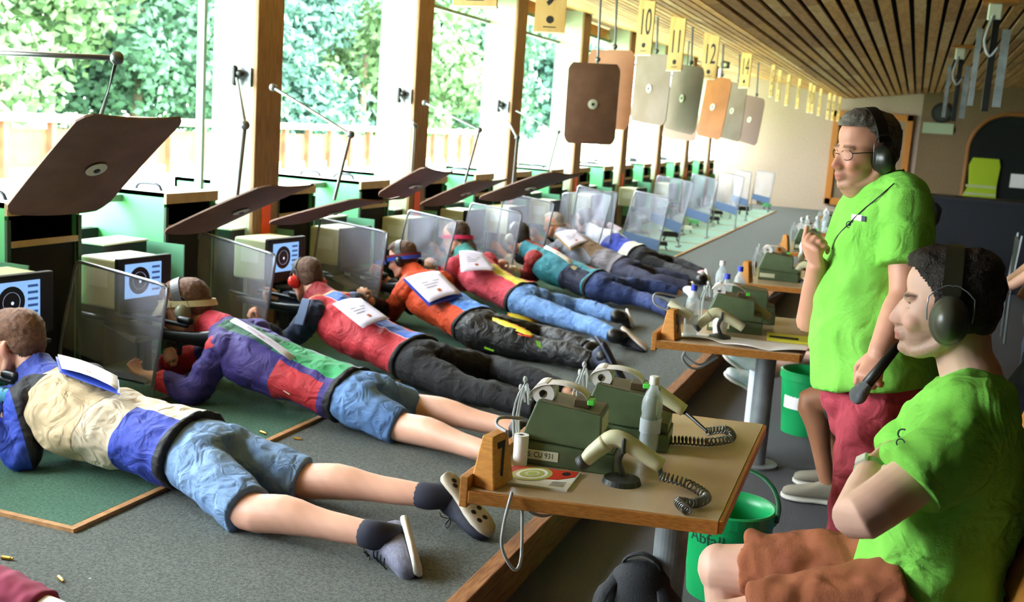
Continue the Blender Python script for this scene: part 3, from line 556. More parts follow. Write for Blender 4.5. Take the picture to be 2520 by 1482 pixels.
# green printing devices
M_tear = mat('receipt_paper', 'ece6e2', .7)
def device(c, rz, lab, roll=True):
    r = empty('green_device', c, rz); tag(r, lab, 'device', 'green metal printers on the tables')
    def prism(prof, y0, y1, mi):     # profile in x,z extruded along y
        k = len(prof); vs = [(x, y0, z) for x, z in prof]+[(x, y1, z) for x, z in prof]
        mb.add(vs, [tuple(range(k)), tuple(range(2*k-1, k-1, -1))]+[(i, i+k, (i+1) % k+k, (i+1) % k) for i in range(k)], mi)
    mb = MB(); prism([(-.13, 0), (.14, 0), (.14, .055), (-.13, .07)], -.085, .085, 0); part('base', mb, M_armyg, r, bevel=.004)
    mb = MB(); prism([(-.135, .072), (.135, .057), (.135, .088), (.095, .094), (.092, .165), (-.095, .185)], -.075, .075, 0); part('cover', mb, M_armyg, r, bevel=.004)
    mb = MB(); mb.slab([(-.088, -.068, .1862), (.086, -.068, .1677), (.086, .068, .1677), (-.088, .068, .1862)], .002); part('worn_lid', mb, M_worn, r)
    mb = MB(); mb.slab([(.0955, -.06, .105), (.0955, .06, .105), (.0938, .06, .155), (.0938, -.06, .155)], .0015); part('label', mb, M_lab, r)
    mb = MB(); mb.box((-.07, -.0865, .032), (.1, .0015, .028)); pl = part('name_plate', mb, M_lab, r)
    if roll:
        mb = MB(); mb.lathe((-.085, -.04, .2), [(.012, 0), (.032, 0), (.032, .075), (.012, .075)], seg=24, axis=(0, 1, 0), capends=False); part('paper_roll', mb, M_tear, r)
        vs = []; N = 20
        for i in range(N+1):
            a = math.pi*(1.08-i/N*1.05); x = -.04+.085*math.cos(a); z = .19+.042*math.sin(a); vs += [(x, -.045, z), (x, .02, z), (x, .02, z+.0012), (x, -.045, z+.0012)]
        mb = MB(); mb.add(vs, [f for i in range(N) for f in ((4*i, 4*i+4, 4*i+5, 4*i+1), (4*i+3, 4*i+2, 4*i+6, 4*i+7), (4*i, 4*i+3, 4*i+7, 4*i+4), (4*i+1, 4*i+5, 4*i+6, 4*i+2))]); part('paper_strip', mb, M_tear, r, smooth=True)
        mb = MB(); mb.box((.03, -.015, .186), (.05, .07, .022)); part('tear_bar', mb, mat('brown_bar', '4b3a22', .5), r, bevel=.004)
        mb = MB(); mb.box((.055, -.03, .192), (.02, .045, .014)); part('green_button', mb, mat('lime_button', '55e04a', .4), r, bevel=.003)
    mb = MB()
    for q, (dx, dy) in enumerate(((-.15, -.02), (-.165, .0), (-.155, .03))): mb.tube([(dx, dy, .01), (dx-.012, dy, .12), (dx+.01, dy-.01, .2+.03*(q == 0)), (dx+.02, dy, .16)], .0035, seg=6); mb.ell((dx+.005, dy, .2+.03*(q == 0)), (.007, .007, .011), nu=8, nv=6)
    part('clear_wire', mb, mat('clear_wire', 'e4eaec', .08, trans=.6), r, smooth=True); return pl
d1 = device((-.84, 2.97, TZ), .12, 'nearest green metal printer with a paper roll, plate reading CU 931')
text('plate_lettering', 'S: CU 931', d1, (-.07, -.0876, .032), (math.pi/2, 0, 0), .022, M_ink, sx=.85, thick=.0003)
device((-.75, 3.27, TZ), .12, 'green metal printer behind the nearest one, beside the bottle')
device((-.76, 5.5, TZ), .15, 'green metal printer behind the white cup on the second table')
device((-.74, 5.86, TZ), .15, 'green metal printer at the back of the second table', roll=False)
device((-.8, 7.72, TZ), .1, 'green metal printer on the third table')
device((-.8, 10.05, TZ), .1, 'green metal printer on the fourth table')
device((-.76, 12.4, TZ), .1, 'green metal printer on the fifth table'); device((-.7, 14.75, TZ), .1, 'green metal printer on the farthest table')
# barcode scanners lying in their rests
def coil(path, R=.012, turns=34):
    P_ = [np.array(p, float) for p in path]; n = len(P_); out = []; N = turns*9
    for i in range(N+1):
        t = i/N*(n-1); k = min(int(t), n-2); u = t-k
        p0, p1, p2, p3 = P_[max(k-1, 0)], P_[k], P_[k+1], P_[min(k+2, n-1)]
        c = .5*((2*p1)+(-p0+p2)*u+(2*p0-5*p1+4*p2-p3)*u*u+(-p0+3*p1-3*p2+p3)*u**3); d = _n((p2-p0)+(p3-p1)); a = _n(np.cross(d, [0, 0, 1])); b = np.cross(a, d); th = 2*math.pi*i/9
        out.append(c+a*math.cos(th)*R+b*math.sin(th)*R)
    return out
def scanner(c, rz, lab, path=None, s=1.0):
    r = empty('barcode_scanner', c, rz); tag(r, lab, 'scanner', 'hand scanners resting on the tables')
    mb = MB(); mb.tube([(-.105, 0, .05), (-.085, 0, .075), (-.05, 0, .11)], [(.028, .019), (.027, .023), (.026, .026)], seg=14, caps='flat', ref=(0, 0, 1)); part('nose', mb, M_beige, r, smooth=True)
    mb = MB(); mb.tube([(-.118, 0, .036), (-.103, 0, .052)], [(.03, .022), (.029, .021)], seg=14, caps='flat', ref=(0, 0, 1)); part('nose_tip', mb, M_grey, r, smooth=True)
    mb = MB(); mb.tube([(-.062, 0, .098), (-.035, 0, .122), (0, 0, .118), (.05, 0, .092), (.105, 0, .062)], [(.025, .025), (.026, .025), (.026, .024), (.025, .023), (.024, .021)], seg=14, caps='flat', ref=(0, 0, 1)); part('handle', mb, M_beige, r, smooth=True)
    mb = MB(); mb.lathe((0, 0, 0), [(.055, 0), (.05, .014), (.02, .022)], seg=28); part('rest_base', mb, M_dg, r)
    mb = MB(); mb.tube([(.005, 0, .015), (-.012, .0, .06), (.0, .0, .1)], [(.016, .01), (.012, .008), (.02, .008)], seg=10)
    for sy in (-1, 1): mb.tube([(0, 0, .088), (0, sy*.026, .1), (.0, sy*.03, .13)], .006, seg=8)
    part('rest_fork', mb, M_dg, r, smooth=True)
    if path is not None:
        inv = rotz(-rz); pts = [inv@(np.array(p, float)-np.array(c)) for p in path]
        mb = MB(); mb.tube([np.array([.1, 0, .063]), pts[0]], [.007, .005], seg=8); part('cord_sleeve', mb, M_blk, r)
        mb = MB(); mb.tube(coil(pts), .0028, seg=6, sub=1); part('coiled_cord', mb, mat('coil_metal', '6b6a66', .25, metal=.5), r, smooth=True)
z = TZ+.016
sc1 = (-.655, 2.86, TZ); sc2 = (-.72, 3.50, TZ)
scanner(sc1, .12, 'cream hand scanner in a dark rest, nearest the table front edge', [P(1625, 1172, z=z+.03), P(1690, 1190, z=z), P(1738, 1222, z=z), P(1712, 1238, z=z), P(1672, 1236, z=z), P(1690, 1256, z=z)])
scanner(sc2, .12, 'cream hand scanner behind the clear bottle', [P(1740, 1062, z=z+.012), P(1785, 1058, z=z), P(1800, 1078, z=z), P(1745, 1088, z=z), P(1680, 1084, z=z), P(1625, 1085, z=z)])
scanner((-.70, 5.62, TZ), .1, 'cream hand scanner leaning on the second table, by the yellow folder')
scanner((-.78, 5.22, TZ), .2, 'cream hand scanner at the front of the second table')
scanner((-.6, 7.7, TZ), .1, 'pale hand scanner on the third table')
# bottles
M_pet = mat('clear_bottle', 'e6f2f6', .04, alpha=.22)
M_water = mat('water', 'd5e6ee', .02, alpha=.25)
M_capw = mat('white_cap', 'f3f4ec', .4); M_capb = mat('blue_cap', '3a4fd8', .4); M_lbl = mat('clear_label', 'dfe8ee', .5, alpha=.55)
def bottle(c, lab, cap, h=.245, rr=.033):
    r = empty('water_bottle', c); tag(r, lab, 'bottle', 'clear bottles on the tables'); k = h/.245
    prof = [(.004, .002), (rr*.9, .002), (rr, .012), (rr, .05), (rr*.96, .06), (rr, .07), (rr, .112), (rr*.93, .118), (rr*.93, .124), (rr*1.03, .135), (rr*.98, .165), (rr*.72, .19), (rr*.42, .207), (rr*.38, .214), (rr*.38, .228)]
    pr = [(a, z_*k) for a, z_ in prof]; pi = [(max(a-.0012, .001), z_*k+.0012) for a, z_ in prof][::-1]
    mb = MB(); mb.lathe((0, 0, 0), pr+pi[:-1]+[(.003, .0035)], seg=28, capends=False); part('bottle_body', mb, M_pet, r, smooth=True)
    mb = MB(); mb.lathe((0, 0, 0), [(rr-.003, .006), (rr-.002, .012), (rr-.002, .05*k), (rr-.002, .065*k)], seg=24); part('water', mb, M_water, r, smooth=True)
    mb = MB(); mb.lathe((0, 0, 0), [(rr*.47, .219*k), (rr*.47, .243*k), (rr*.4, .246*k)], seg=20); part('cap', mb, cap, r)
    mb = MB(); mb.lathe((0, 0, 0), [(rr+.0008, .062*k), (rr+.0008, .108*k)], seg=28, capends=False); part('label', mb, M_lbl, r, smooth=True)
bottle(P(1595, 1108, z=TZ), 'clear water bottle with a white cap on the nearest table', M_capw, h=.232, rr=.032)
bottle(P(1697, 828, z=TZ), 'blue-capped bottle at the front corner of the second table', M_capb, .25)
bottle(P(1779, 790, z=TZ), 'blue-capped bottle in the middle of the second table', M_capb, .25)
bottle(P(1812, 765, z=TZ), 'blue-capped bottle farthest back on the second table', M_capb, .25)
bottle(P(1768, 748, z=TZ), 'white-capped bottle behind the blue-capped ones', M_capw, .25)
for px, py, lab in ((1967, 605, 'leftmost clear bottle on the fourth table'), (1982, 592, 'thin clear bottle second from the left on the fourth table'), (2005, 598, 'clear bottle in the middle of the fourth table'), (2028, 575, 'clear bottle beside the dark blue cap on the fifth table')):
    c = P(px, py, z=TZ); k = 3 if 'fourth' in lab else 4; c[1] = min(max(c[1], tabs[k][1]+.12), tabs[k][1]+1.0); c[0] = ray(px, py)[0]/ray(px, py)[1]*c[1]; bottle(c, lab, M_capw, .26)
# small things on the tables
r = tag(empty('paper_roll', (-.955, 2.86, TZ)), 'white paper roll standing beside the number 7 block', 'paper roll')
mb = MB(); mb.lathe((0, 0, 0), [(.009, .0), (.021, .0), (.021, .088), (.009, .088), (.009, .0)], seg=28, capends=False); part('roll', mb, M_paper, r, smooth=False)
mb = MB(); mb.lathe((0, 0, 0), [(.009, .002), (.009, .086), (.007, .086), (.007, .002)], seg=20, capends=False); part('core', mb, M_grey, r)
q4 = [P(1190, 1184, z=TZ), P(1395, 1212, z=TZ), P(1428, 1168, z=TZ), P(1262, 1150, z=TZ)]; c0 = sum(q4)/4
r = tag(empty('brochure', c0), 'red and white brochure with an olive ring target under the number block', 'brochure')
mb = MB(); mb.slab([p-c0+np.array([0, 0, .003]) for p in q4], .006); part('pages', mb, M_paper, r)
def onq(u, v, h=.0066): return (q4[0]*(1-u)+q4[1]*u)*(1-v)+(q4[3]*(1-u)+q4[2]*u)*v-c0+np.array([0, 0, h])
mb = MB(); mb.slab([onq(.02, .25), onq(.8, .45), onq(.98, .7), onq(.98, .98), onq(.02, .98)], .0008); part('red_print', mb, M_red, r)
for k, (rr, M_) in enumerate(((.4, M_olive), (.31, M_paper), (.24, M_olive), (.15, M_lab), (.09, M_olive))):
    mb = MB(); mb.slab([onq(.42+rr*.8*math.cos(a)*.8, .6+rr*math.sin(a), .0072+.0005*k) for a in np.linspace(0, 2*math.pi, 28, endpoint=False)], .0005); part('ring_print', mb, M_, r)
mb = MB(); mb.slab([onq(.84+.06*math.cos(a), .8+.1*math.sin(a), .0073) for a in np.linspace(0, 2*math.pi, 16, endpoint=False)], .0005); part('logo_print', mb, M_ink, r)
mb = MB()
for k in range(4): mb.slab([onq(.76, .1+.07*k, .0068), onq(.93, .13+.07*k, .0068), onq(.93, .15+.07*k, .0068), onq(.76, .12+.07*k, .0068)], .0004)
part('text_print', mb, mat('grey_print', '8a8a90', .6), r)
def cable(pts, rad, lab, name='cable', M=M_cord, group='grey cables at the tables'):
    pts = [np.array(p, float) for p in pts]; r = tag(empty(name, pts[0]), lab, 'cable', group)
    mb = MB(); mb.tube([p-pts[0] for p in pts], rad, seg=8, sub=8); part('wire', mb, M, r, smooth=True)
cable([P(1258, 1232, d=2.86)+[0, 0, .02], P(1240, 1290, d=2.84), P(1236, 1350, d=2.84), P(1265, 1402, d=2.85), P(1283, 1370, d=2.86), P(1284, 1240, d=2.88)+[0, 0, .01]], .0045, 'grey cable loop hanging under the nearest table')
cable([P(1284, 1240, d=2.9)+[0, 0, .01], P(1310, 1262, d=2.95), P(1350, 1268, d=3.0), P(1392, 1252, d=3.05)+[0, 0, .02]], .0045, 'grey cable sagging under the nearest table front')
cable([P(1245, 1062, d=2.95), P(1222, 1045, d=2.98), P(1232, 1028, d=3.0), P(1285, 1030, d=3.02)], .005, 'grey cable arching up left of the nearest green printer')
cable([P(1690, 856, d=5.1), P(1680, 885, d=5.12), P(1712, 908, d=5.15), P(1765, 880, d=5.2)], .006, 'grey cable loop hanging under the second table')
cable([P(1684, 858, d=5.15), P(1690, 880, d=5.18), P(1725, 897, d=5.2), P(1770, 865, d=5.3)], .005, 'inner grey cable hanging under the second table')
cable([P(1655, 770, d=5.6), P(1612, 748, d=5.6), P(1615, 722, d=5.6), P(1668, 730, d=5.7)], .005, 'grey cable arching left of the second table')
cable([P(1838, 712, d=7.2), P(1838, 738, d=7.2), P(1868, 742, d=7.3), P(1920, 722, d=7.5)], .007, 'grey cable loop under the third table')
r = tag(empty('paper_sheet', (-.66, 5.1, TZ)), 'wavy white sheets of paper spilling over the front of the second table', 'paper')
N = 30; vs = []
for j in range(N+1):
    for i, v in enumerate(np.linspace(0, 1, 8)):
        u = j/N; x = -.3+.62*u; y = -.01-.09*(1-v)*math.sin(max(0, u-.25)*4.0)*1.0+.16*v+.08*u; zz = .003+(.012*abs(math.sin(u*9)) if v < .5 else .004)*(1-v)-.0*u
        vs.append((x, y, zz))
mb = MB(); mb.add(vs, [(j*8+i, j*8+i+1, (j+1)*8+i+1, (j+1)*8+i) for j in range(N) for i in range(7)]); o = part('sheet', mb, M_paper, r, smooth=True); so2 = o.modifiers.new('thick', 'SOLIDIFY'); so2.thickness = .0015
r = tag(empty('folder', (-.45, 5.42, TZ)), 'yellow folder with a black pen on the second table', 'folder', None)
mb = MB(); mb.box((0, 0, .006), (.26, .17, .012), rot=rotz(.12)); part('cover', mb, mat('yellow_card', 'd8d23e', .5), r)
r = tag(empty('pen', (-.5, 5.36, TZ+.012)), 'black pen lying on the yellow folder', 'pen')
mb = MB(); mb.tube([(-.06, 0, .005), (.07, .015, .005)], .005, seg=8); part('barrel', mb, M_blk, r)
r = tag(empty('cup', (-.8, 5.33, TZ)), 'crumpled white paper cup on the second table', 'cup')
mb = MB(); mb.lathe((0, 0, 0), [(.03, 0), (.034, .03), (.038, .085), (.036, .085), (.032, .03), (.028, .004)], seg=22, capends=False); mb.lathe((0, 0, .001), [(.028, 0), (.028, .003)], seg=22); part('cup_wall', mb, M_paper, r, smooth=True)
r = tag(empty('paper_roll', (-.8, 5.02, TZ+.09)), 'white paper roll tilted above the block on the second table', 'paper roll')
r.location = P(1672, 762, z=TZ+.13); mb = MB(); mb.tube([(-.05, 0, .03), (.06, 0, -.03)], .02, seg=18, caps='flat'); part('roll', mb, mat('greenish_paper', 'dfe3c8', .7), r, smooth=False)
mb = MB(); mb.box((.0, .0, -.075), (.02, .02, .11)); part('holder', mb, M_grey, r)
r = tag(empty('blue_cap', V3(ray(2050, 555)[0]/ray(2050, 555)[1]*12.5, 12.5, TZ)), 'dark blue cap lying on the fifth table', 'cap')
mb = MB(); mb.ell((0, 0, .05), (.09, .12, .06)); mb.box((-.1, -.02, .02), (.12, .14, .012)); part('cloth', mb, mat('navy_cloth', '24407c', .8), r, smooth=True)
for px, py, d, lab in ((1965, 640, 7.9, 'white plastic lamp stand on the third table, nearest the raised hand'), (1985, 640, 7.95, 'second white stand behind the raised hand')):
    c = P(px, 690, z=TZ); r = tag(empty('white_stand', c), lab, 'stand'); mb = MB(); mb.lathe((0, 0, 0), [(.035, 0), (.03, .012), (.012, .02), (.012, .1), (.02, .11), (.022, .17), (.014, .2), (.02, .24), (.012, .27)], seg=16); part('body', mb, M_capw, r, smooth=True)
# buckets
M_bg = mat('green_plastic', '12a05a', .35); M_bgd = mat('dark_green_plastic', '0a5a36', .4)
def bucket(c, R, h, lab, hang_=None, rimlab=None, write=None, label=False):
    r = empty('waste_bucket', c); tag(r, lab, 'bucket', 'green waste buckets by the tables')
    mb = MB(); mb.lathe((0, 0, 0), [(R*.8, .0), (R*.97, h*.86), (R*.97, h), (R*.94, h), (R*.94, h*.86), (R*.77, .006)], seg=40, capends=False); mb.lathe((0, 0, 0), [(R*.79, .0), (R*.79, .007)], seg=40); part('tub', mb, M_bg, r, smooth=True)
    mb = MB(); mb.lathe((0, 0, 0), [(R*.965, h*.86), (R*1.03, h*.87), (R*1.03, h*.99), (R*.98, h*1.003), (R*.965, h*.99)], seg=40, capends=False); part('rim', mb, M_bg, r, smooth=False)
    if hang_:
        a0 = hang_; pts = []
        for k in range(13):
            t = math.pi*k/12; e = np.array([math.cos(a0), math.sin(a0), 0]); g = np.array([-math.sin(a0), math.cos(a0), 0]); tilt = .75
            pts.append(e*R*1.06*math.cos(t)+(g*math.sin(tilt)+np.array([0, 0, math.cos(tilt)]))*R*1.05*math.sin(t)+np.array([0, 0, h*.93]))
        mb = MB(); mb.tube(pts, [(.009, .004)]*13, seg=8, sub=2); part('handle', mb, M_bgd, r, smooth=True)
    if write:
        tx = text('marker_writing', write, r, (0, 0, 0), (math.pi/2, 0, 0), .062, mat('marker_ink', '0d3a2a', .6), sx=1, thick=.0004)
        for v in tx.data.vertices:
            a = v.co.x/(R*.93); zz = v.co.y; Rr = R*(.8+.17*min(1, (h*.71+zz)/(h*.86)))+.0012+v.co.z; v.co = (Rr*math.sin(a), zz, Rr*math.cos(a))
        tx.location = (0, 0, h*.71); tx.rotation_euler = (math.pi/2, 0, -.38)
    if label:
        N = 10; vs = [((R*.92)*math.sin(a), -(R*.92)*math.cos(a), z_) for z_ in (h*.42, h*.62) for a in np.linspace(-.95, -.1, N)]
        mb = MB(); mb.add(vs, [(i, i+1, N+i+1, N+i) for i in range(N-1)]); part('paper_label', mb, M_paper, r)
bucket((-.475, 3.86, 0), .163, .335, 'green bucket with Abfall written on it, under the nearest table', hang_=-.25, write='Abfall')
bucket((-.42, 6.32, 0), .155, .36, 'green bucket with a white label behind the second table leg', label=True)
r = tag(empty('paper_roll', (-.62, 5.66, 0)), 'tall white paper roll standing on the floor behind the second table leg', 'paper roll')
mb = MB(); mb.lathe((0, 0, 0), [(.02, 0), (.055, 0), (.055, .46), (.02, .46)], seg=24); part('roll', mb, mat('bluish_paper', 'dfe6f2', .7), r)
# cartridge cases on the floor
M_brass = mat('brass', 'c9a24a', .3, metal=.8)
for k, (px, py, a, lab) in enumerate(((733, 1083, .1, 'brass cartridge case on the floor beside the wood strip, under the red jacket panel'), (648, 1068, -.3, 'brass cartridge case at the denim shorts, second from the middle strip'), (150, 1430, -.5, 'brass cartridge case lying alone on the grey floor'), (18, 1378, .15, 'brass cartridge case at the left photo edge'), (222, 1425, 1, 'tiny white scrap on the grey floor'))):
    c = P(px, py, z=PZ+(.012 if k == 1 else 0)); r = tag(empty('cartridge_case' if k < 4 else 'paper_scrap', c, a), lab, 'cartridge' if k < 4 else 'scrap')
    mb = MB()
    if k < 4: mb.lathe((-.019, 0, .0062), [(.0062, 0), (.0062, .003), (.0055, .004), (.0058, .03), (.004, .034), (.004, .039)], seg=14, axis=(1, 0, 0))
    else: mb.box((0, 0, .001), (.006, .004, .002))
    part('case' if k < 4 else 'paper', mb, M_brass if k < 4 else M_paper, r, smooth=False)
# backpack under the nearest table
c = np.array([-.62, 3.08, 0]); r = tag(empty('backpack', c), 'black backpack on the floor beside the nearest table leg', 'backpack')
M_pack = mat('pack_cloth', '14161d', .75, bump=.3, bscale=120)
mb = MB(); mb.tube([(0, 0, .02), (0, 0, .12), (0, 0, .24), (.0, .0, .31)], [(.15, .1), (.16, .11), (.14, .1), (.09, .07)], seg=24, ref=(0, 1, 0)); part('sack', mb, M_pack, r, smooth=True)
mb = MB(); mb.tube([(-.02, -.09, .03), (-.02, -.12, .1), (-.02, -.11, .2)], [(.1, .03), (.11, .04), (.09, .03)], seg=18, ref=(0, 1, 0)); part('front_pocket', mb, M_pack, r, smooth=True)
mb = MB(); mb.tube([(-.06, 0, .3), (-.055, 0, .37), (0, 0, .4), (.055, 0, .37), (.06, 0, .3)], [(.014, .005)]*5, seg=8, sub=4); part('grab_handle', mb, M_pack, r, smooth=True)
for sx in (-1, 1):
    mb = MB(); mb.tube([(sx*.06, .0, .34), (sx*.1, -.1, .26), (sx*.11, -.14, .1)], [(.02, .005)]*3, seg=8, sub=4); part('strap', mb, M_pack, r, smooth=True)
# ------------------------------------------------------------------ people: tools
M_skin = mat_attr('skin', .5, sss=.08)
def solidify(mb, voxel, smooth=4, disp=0, dscale=.06, name='m', flow=None):
    """one continuous surface over all the volumes in mb"""
    me = mb.mesh(name, []); o = bpy.data.objects.new('tmp', me); COL.objects.link(o)
    r = o.modifiers.new('r', 'REMESH'); r.mode = 'VOXEL'; r.voxel_size = voxel; r.use_smooth_shade = True
    s = o.modifiers.new('s', 'SMOOTH'); s.factor = .5; s.iterations = smooth
    if disp:
        t = bpy.data.textures.new('folds', 'CLOUDS'); t.noise_scale = dscale; t.noise_depth = 1
        d = o.modifiers.new('d', 'DISPLACE'); d.texture = t; d.strength = disp; d.mid_level = .42; d.texture_coords = 'LOCAL'
    dg = bpy.context.evaluated_depsgraph_get(); out = bpy.data.meshes.new_from_object(o.evaluated_get(dg)); bpy.data.objects.remove(o); bpy.data.meshes.remove(me)
    if disp: bpy.data.textures.remove(t)
    return out
def coords(me): a = np.empty(len(me.vertices)*3); me.vertices.foreach_get('co', a); return a.reshape(-1, 3)
def put(me, co): me.vertices.foreach_set('co', np.ascontiguousarray(co).ravel()); me.update()
def place(name, me, M, root, voxless=True):
    co = coords(me)-np.array(root.location); put(me, co); me.name = name; me.materials.clear(); me.materials.append(M); me.polygons.foreach_set('use_smooth', [True]*len(me.polygons))
    o = bpy.data.objects.new(name, me); COL.objects.link(o); o.parent = root; return o
def set_attr(me, name, arr):
    if arr.shape[1] == 4: a = me.attributes.new(name, 'FLOAT_COLOR', 'POINT'); a.data.foreach_set('color', arr.astype('f').ravel())
    else: a = me.attributes.new(name, 'FLOAT_VECTOR', 'POINT'); a.data.foreach_set('vector', arr.astype('f').ravel())
def V(*a): return np.array(a, float)
def lerp(a, b, t): return np.array(a)*(1-t)+np.array(b)*t
class Head:
    """head frame: f forward, u up, l left; c between the ears; s scales a 0.24 m head"""
    def __init__(s, c, f, u, sc=1.0): s.c = np.array(c, float); s.f = _n(f); u = np.array(u, float); s.u = _n(u-s.f*np.dot(u, s.f)); s.l = np.cross(s.u, s.f); s.k = sc
    def p(s, f, l, u): return s.c+(s.f*f+s.l*l+s.u*u)*s.k
    def ax(s): return [s.f, s.l, s.u]
    def ell(s, mb, c, r, tilt=0):
        f = s.f*math.cos(tilt)+s.u*math.sin(tilt); u = -s.f*math.sin(tilt)+s.u*math.cos(tilt)
        mb.ell(s.p(*c), np.array(r)*s.k, axes=[f, s.l, u], nu=24, nv=16)
    def local(s, co): d = (co-s.c)/s.k; return np.stack([d@s.f, d@s.l, d@s.u], 1)
def head_shapes(mb, h, fat=0, detail=True):
    e = h.ell
    e(mb, (-.012, 0, .045), (.098, .076, .082)); e(mb, (.01, 0, .055), (.08, .066, .07))
    e(mb, (.03, 0, -.005), (.066, .064+fat*.3, .075)); e(mb, (.035, 0, -.055), (.056, .052+fat*.5, .058))
    e(mb, (.05, 0, -.092), (.036+fat*.3, .036+fat*.5, .026)); e(mb, (.07, 0, -.098), (.02, .022, .018))
    for s in (1, -1):
        mb.tube([h.p(-.01, s*(.062+fat*.3), -.035), h.p(.012, s*(.054+fat*.5), -.075), h.p(.055, s*(.025+fat*.3), -.098)], [(.016*h.k)]*3, seg=10)
        e(mb, (.062, s*.034, -.03), (.028, .024, .026)); e(mb, (.075, s*.026, .022), (.02, .026, .009))
        if detail:
            e(mb, (-.008, s*.078, -.012), (.018, .008, .03), tilt=.2); e(mb, (-.012, s*.083, -.006), (.012, .006, .02), tilt=.2)
            e(mb, (.098, s*.011, -.036), (.012, .008, .009)); e(mb, (.0745, s*.03, .004), (.013, .016, .010))
    mb.tube([h.p(.086, 0, .014), h.p(.1, 0, -.008), h.p(.111, 0, -.032)], [.008*h.k, .009*h.k, .0105*h.k], seg=12)
    mb.tube([h.p(.09, 0, .0), h.p(.096, 0, -.036)], [.014*h.k, .016*h.k], seg=12)
    if detail:
        e(mb, (.088, 0, -.06), (.014, .026, .014))
        mb.tube([h.p(.086, .022, -.064), h.p(.1, .009, -.059), h.p(.1, -.009, -.059), h.p(.086, -.022, -.064)], .0058*h.k, seg=8)
        mb.tube([h.p(.084, .02, -.068), h.p(.097, .007, -.073), h.p(.097, -.007, -.073), h.p(.084, -.02, -.068)], .0066*h.k, seg=8)
        e(mb, (.082, 0, -.096), (.015, .02, .014))
def skin_tones(me, h, base, stubble=0, brow=None, lips=True, red=.0):
    co = coords(me); n = len(co); b = np.array(srgb(base)[:3]); col = np.tile(b, (n, 1)); rgn = np.random.default_rng(3)
    col *= (1+.03*np.sin(co@np.array([31., 17, 23]))+.02*np.sin(co@np.array([90., 70, 110])))[:, None]
    if h is not None:
        L = h.local(co); f, l, u = L.T; rgt = np.array(srgb('c9685a')[:3])
        def mixin(w, c): nonlocal col; w = np.clip(w, 0, 1)[:, None]; col = col*(1-w)+np.array(c)*w
        g = lambda c, r: np.exp(-(((f-c[0])/r)**2+((np.abs(l)-c[1])/r)**2+((u-c[2])/r)**2))
        mixin((.35+red)*g((.112, 0, -.03), .02), rgt); mixin((.25+red)*g((.07, .045, -.035), .028), rgt); mixin(.4*g((-.01, .085, -.01), .03), rgt)
        if stubble:
            w = ((u < -.045) & (f > -.005)) * np.clip((-.04-u)/.02, 0, 1)*np.clip((f+.01)/.03, 0, 1)*(np.abs(u+.1) < .085)
            w = np.where((u > -.056) & (u < -.04) & (f > .07) & (np.abs(l) < .03), .8, w); w = np.where(u < -.125, 0, w)
            mixin(stubble*w*(.75+.25*rgn.random(n)), srgb('5b4638')[:3])
        if lips: mixin(.75*np.exp(-((u+.066)/.0085)**2)*(np.abs(l) < .022)*(f > .08), srgb('b4625a')[:3])
        if brow is not None: mixin(.85*np.exp(-((u-.0285+np.abs(l)*.05)/.0055)**2)*((np.abs(l) > .01) & (np.abs(l) < .048))*(f > .055), srgb(brow)[:3])
    set_attr(me, 'tone', np.concatenate([np.clip(col, 0, 1), np.ones((n, 1))], 1))
def eyes(h, root, look=(0, 0)):
    for s in (1, -1):
        c = h.p(.073, s*.03, .006)-np.array(root.location); mb = MB(); mb.ell(c, (.0118*h.k,)*3, axes=h.ax()); o = part('eye', mb, mat('eye_white', 'e6e0da', .2), root, smooth=True)
        g = h.f+h.l*look[0]+h.u*look[1]; mb = MB(); mb.lathe(c+_n(g)*.0108*h.k, [(.0058*h.k, 0), (.0045*h.k, .0012*h.k)], seg=14, axis=g); part('iris', mb, mat('iris', '4a3a2c', .15), o, smooth=True)
        mb = MB(); mb.tube([h.p(.083, s*.016, .0115), h.p(.087, s*.03, .0165), h.p(.079, s*.044, .0115)]-np.array(root.location), .0022*h.k, seg=6); mb.tube([h.p(.083, s*.017, .0), h.p(.0855, s*.03, -.0035), h.p(.078, s*.043, .0)]-np.array(root.location), .0018*h.k, seg=6); part('eyelid', mb, mat('eyelid', 'bb8674', .5), root, smooth=True)
def hair(h, root, M, style='short', voxel=.005, rough=.006, extra=None, front=.0, seed=1, thick=1.0):
    mb = MB(); e = h.ell; t = thick
    e(mb, (-.018, 0, .052), (.1*t, .08*t, .084*t)); e(mb, (-.035, 0, .01), (.078*t, .074*t, .085*t))
    if style == 'short': e(mb, (.02, 0, .09), (.072, .062, .042+.01*t))
    if style == 'long': e(mb, (-.05, 0, -.05), (.06, .07, .07))
    if extra: extra(mb, h)
    me = solidify(mb, voxel*h.k, 3, disp=rough, dscale=.018, name='hair'); co = coords(me); L = h.local(co)
    # trim to a hairline: keep the face clear
    bm = bmesh.new(); bm.from_mesh(me); bm.verts.ensure_lookup_table()
    kill = [v for v, (f, l, u) in zip(bm.verts, L) if (u < .088 and f > .012+front+(u-.02)*.85-abs(l)*.1) or (f > .03 and u < .035) or (f > .0 and u < -.02) or (u < -.075 and style != 'long') or (f > -.02 and u < -.045)]
    bmesh.ops.delete(bm, geom=kill, context='VERTS'); bm.to_mesh(me); bm.free()
    return place('hair', me, M, root)
M_hbrown = mat('brown_hair', '452c1c', .7, color2='5f402a', nscale=60, bump=.6, bscale=260); M_hdark = mat('dark_hair', '1d1512', .6, color2='2c201a', nscale=60, bump=.6, bscale=260); M_hgrey = mat('greying_hair', '4d463e', .6, color2='7d766c', nscale=70, bump=.6, bscale=260)
M_hlight = mat('light_brown_hair', '5c3c28', .7, color2='78523a', nscale=60, bump=.6, bscale=260)
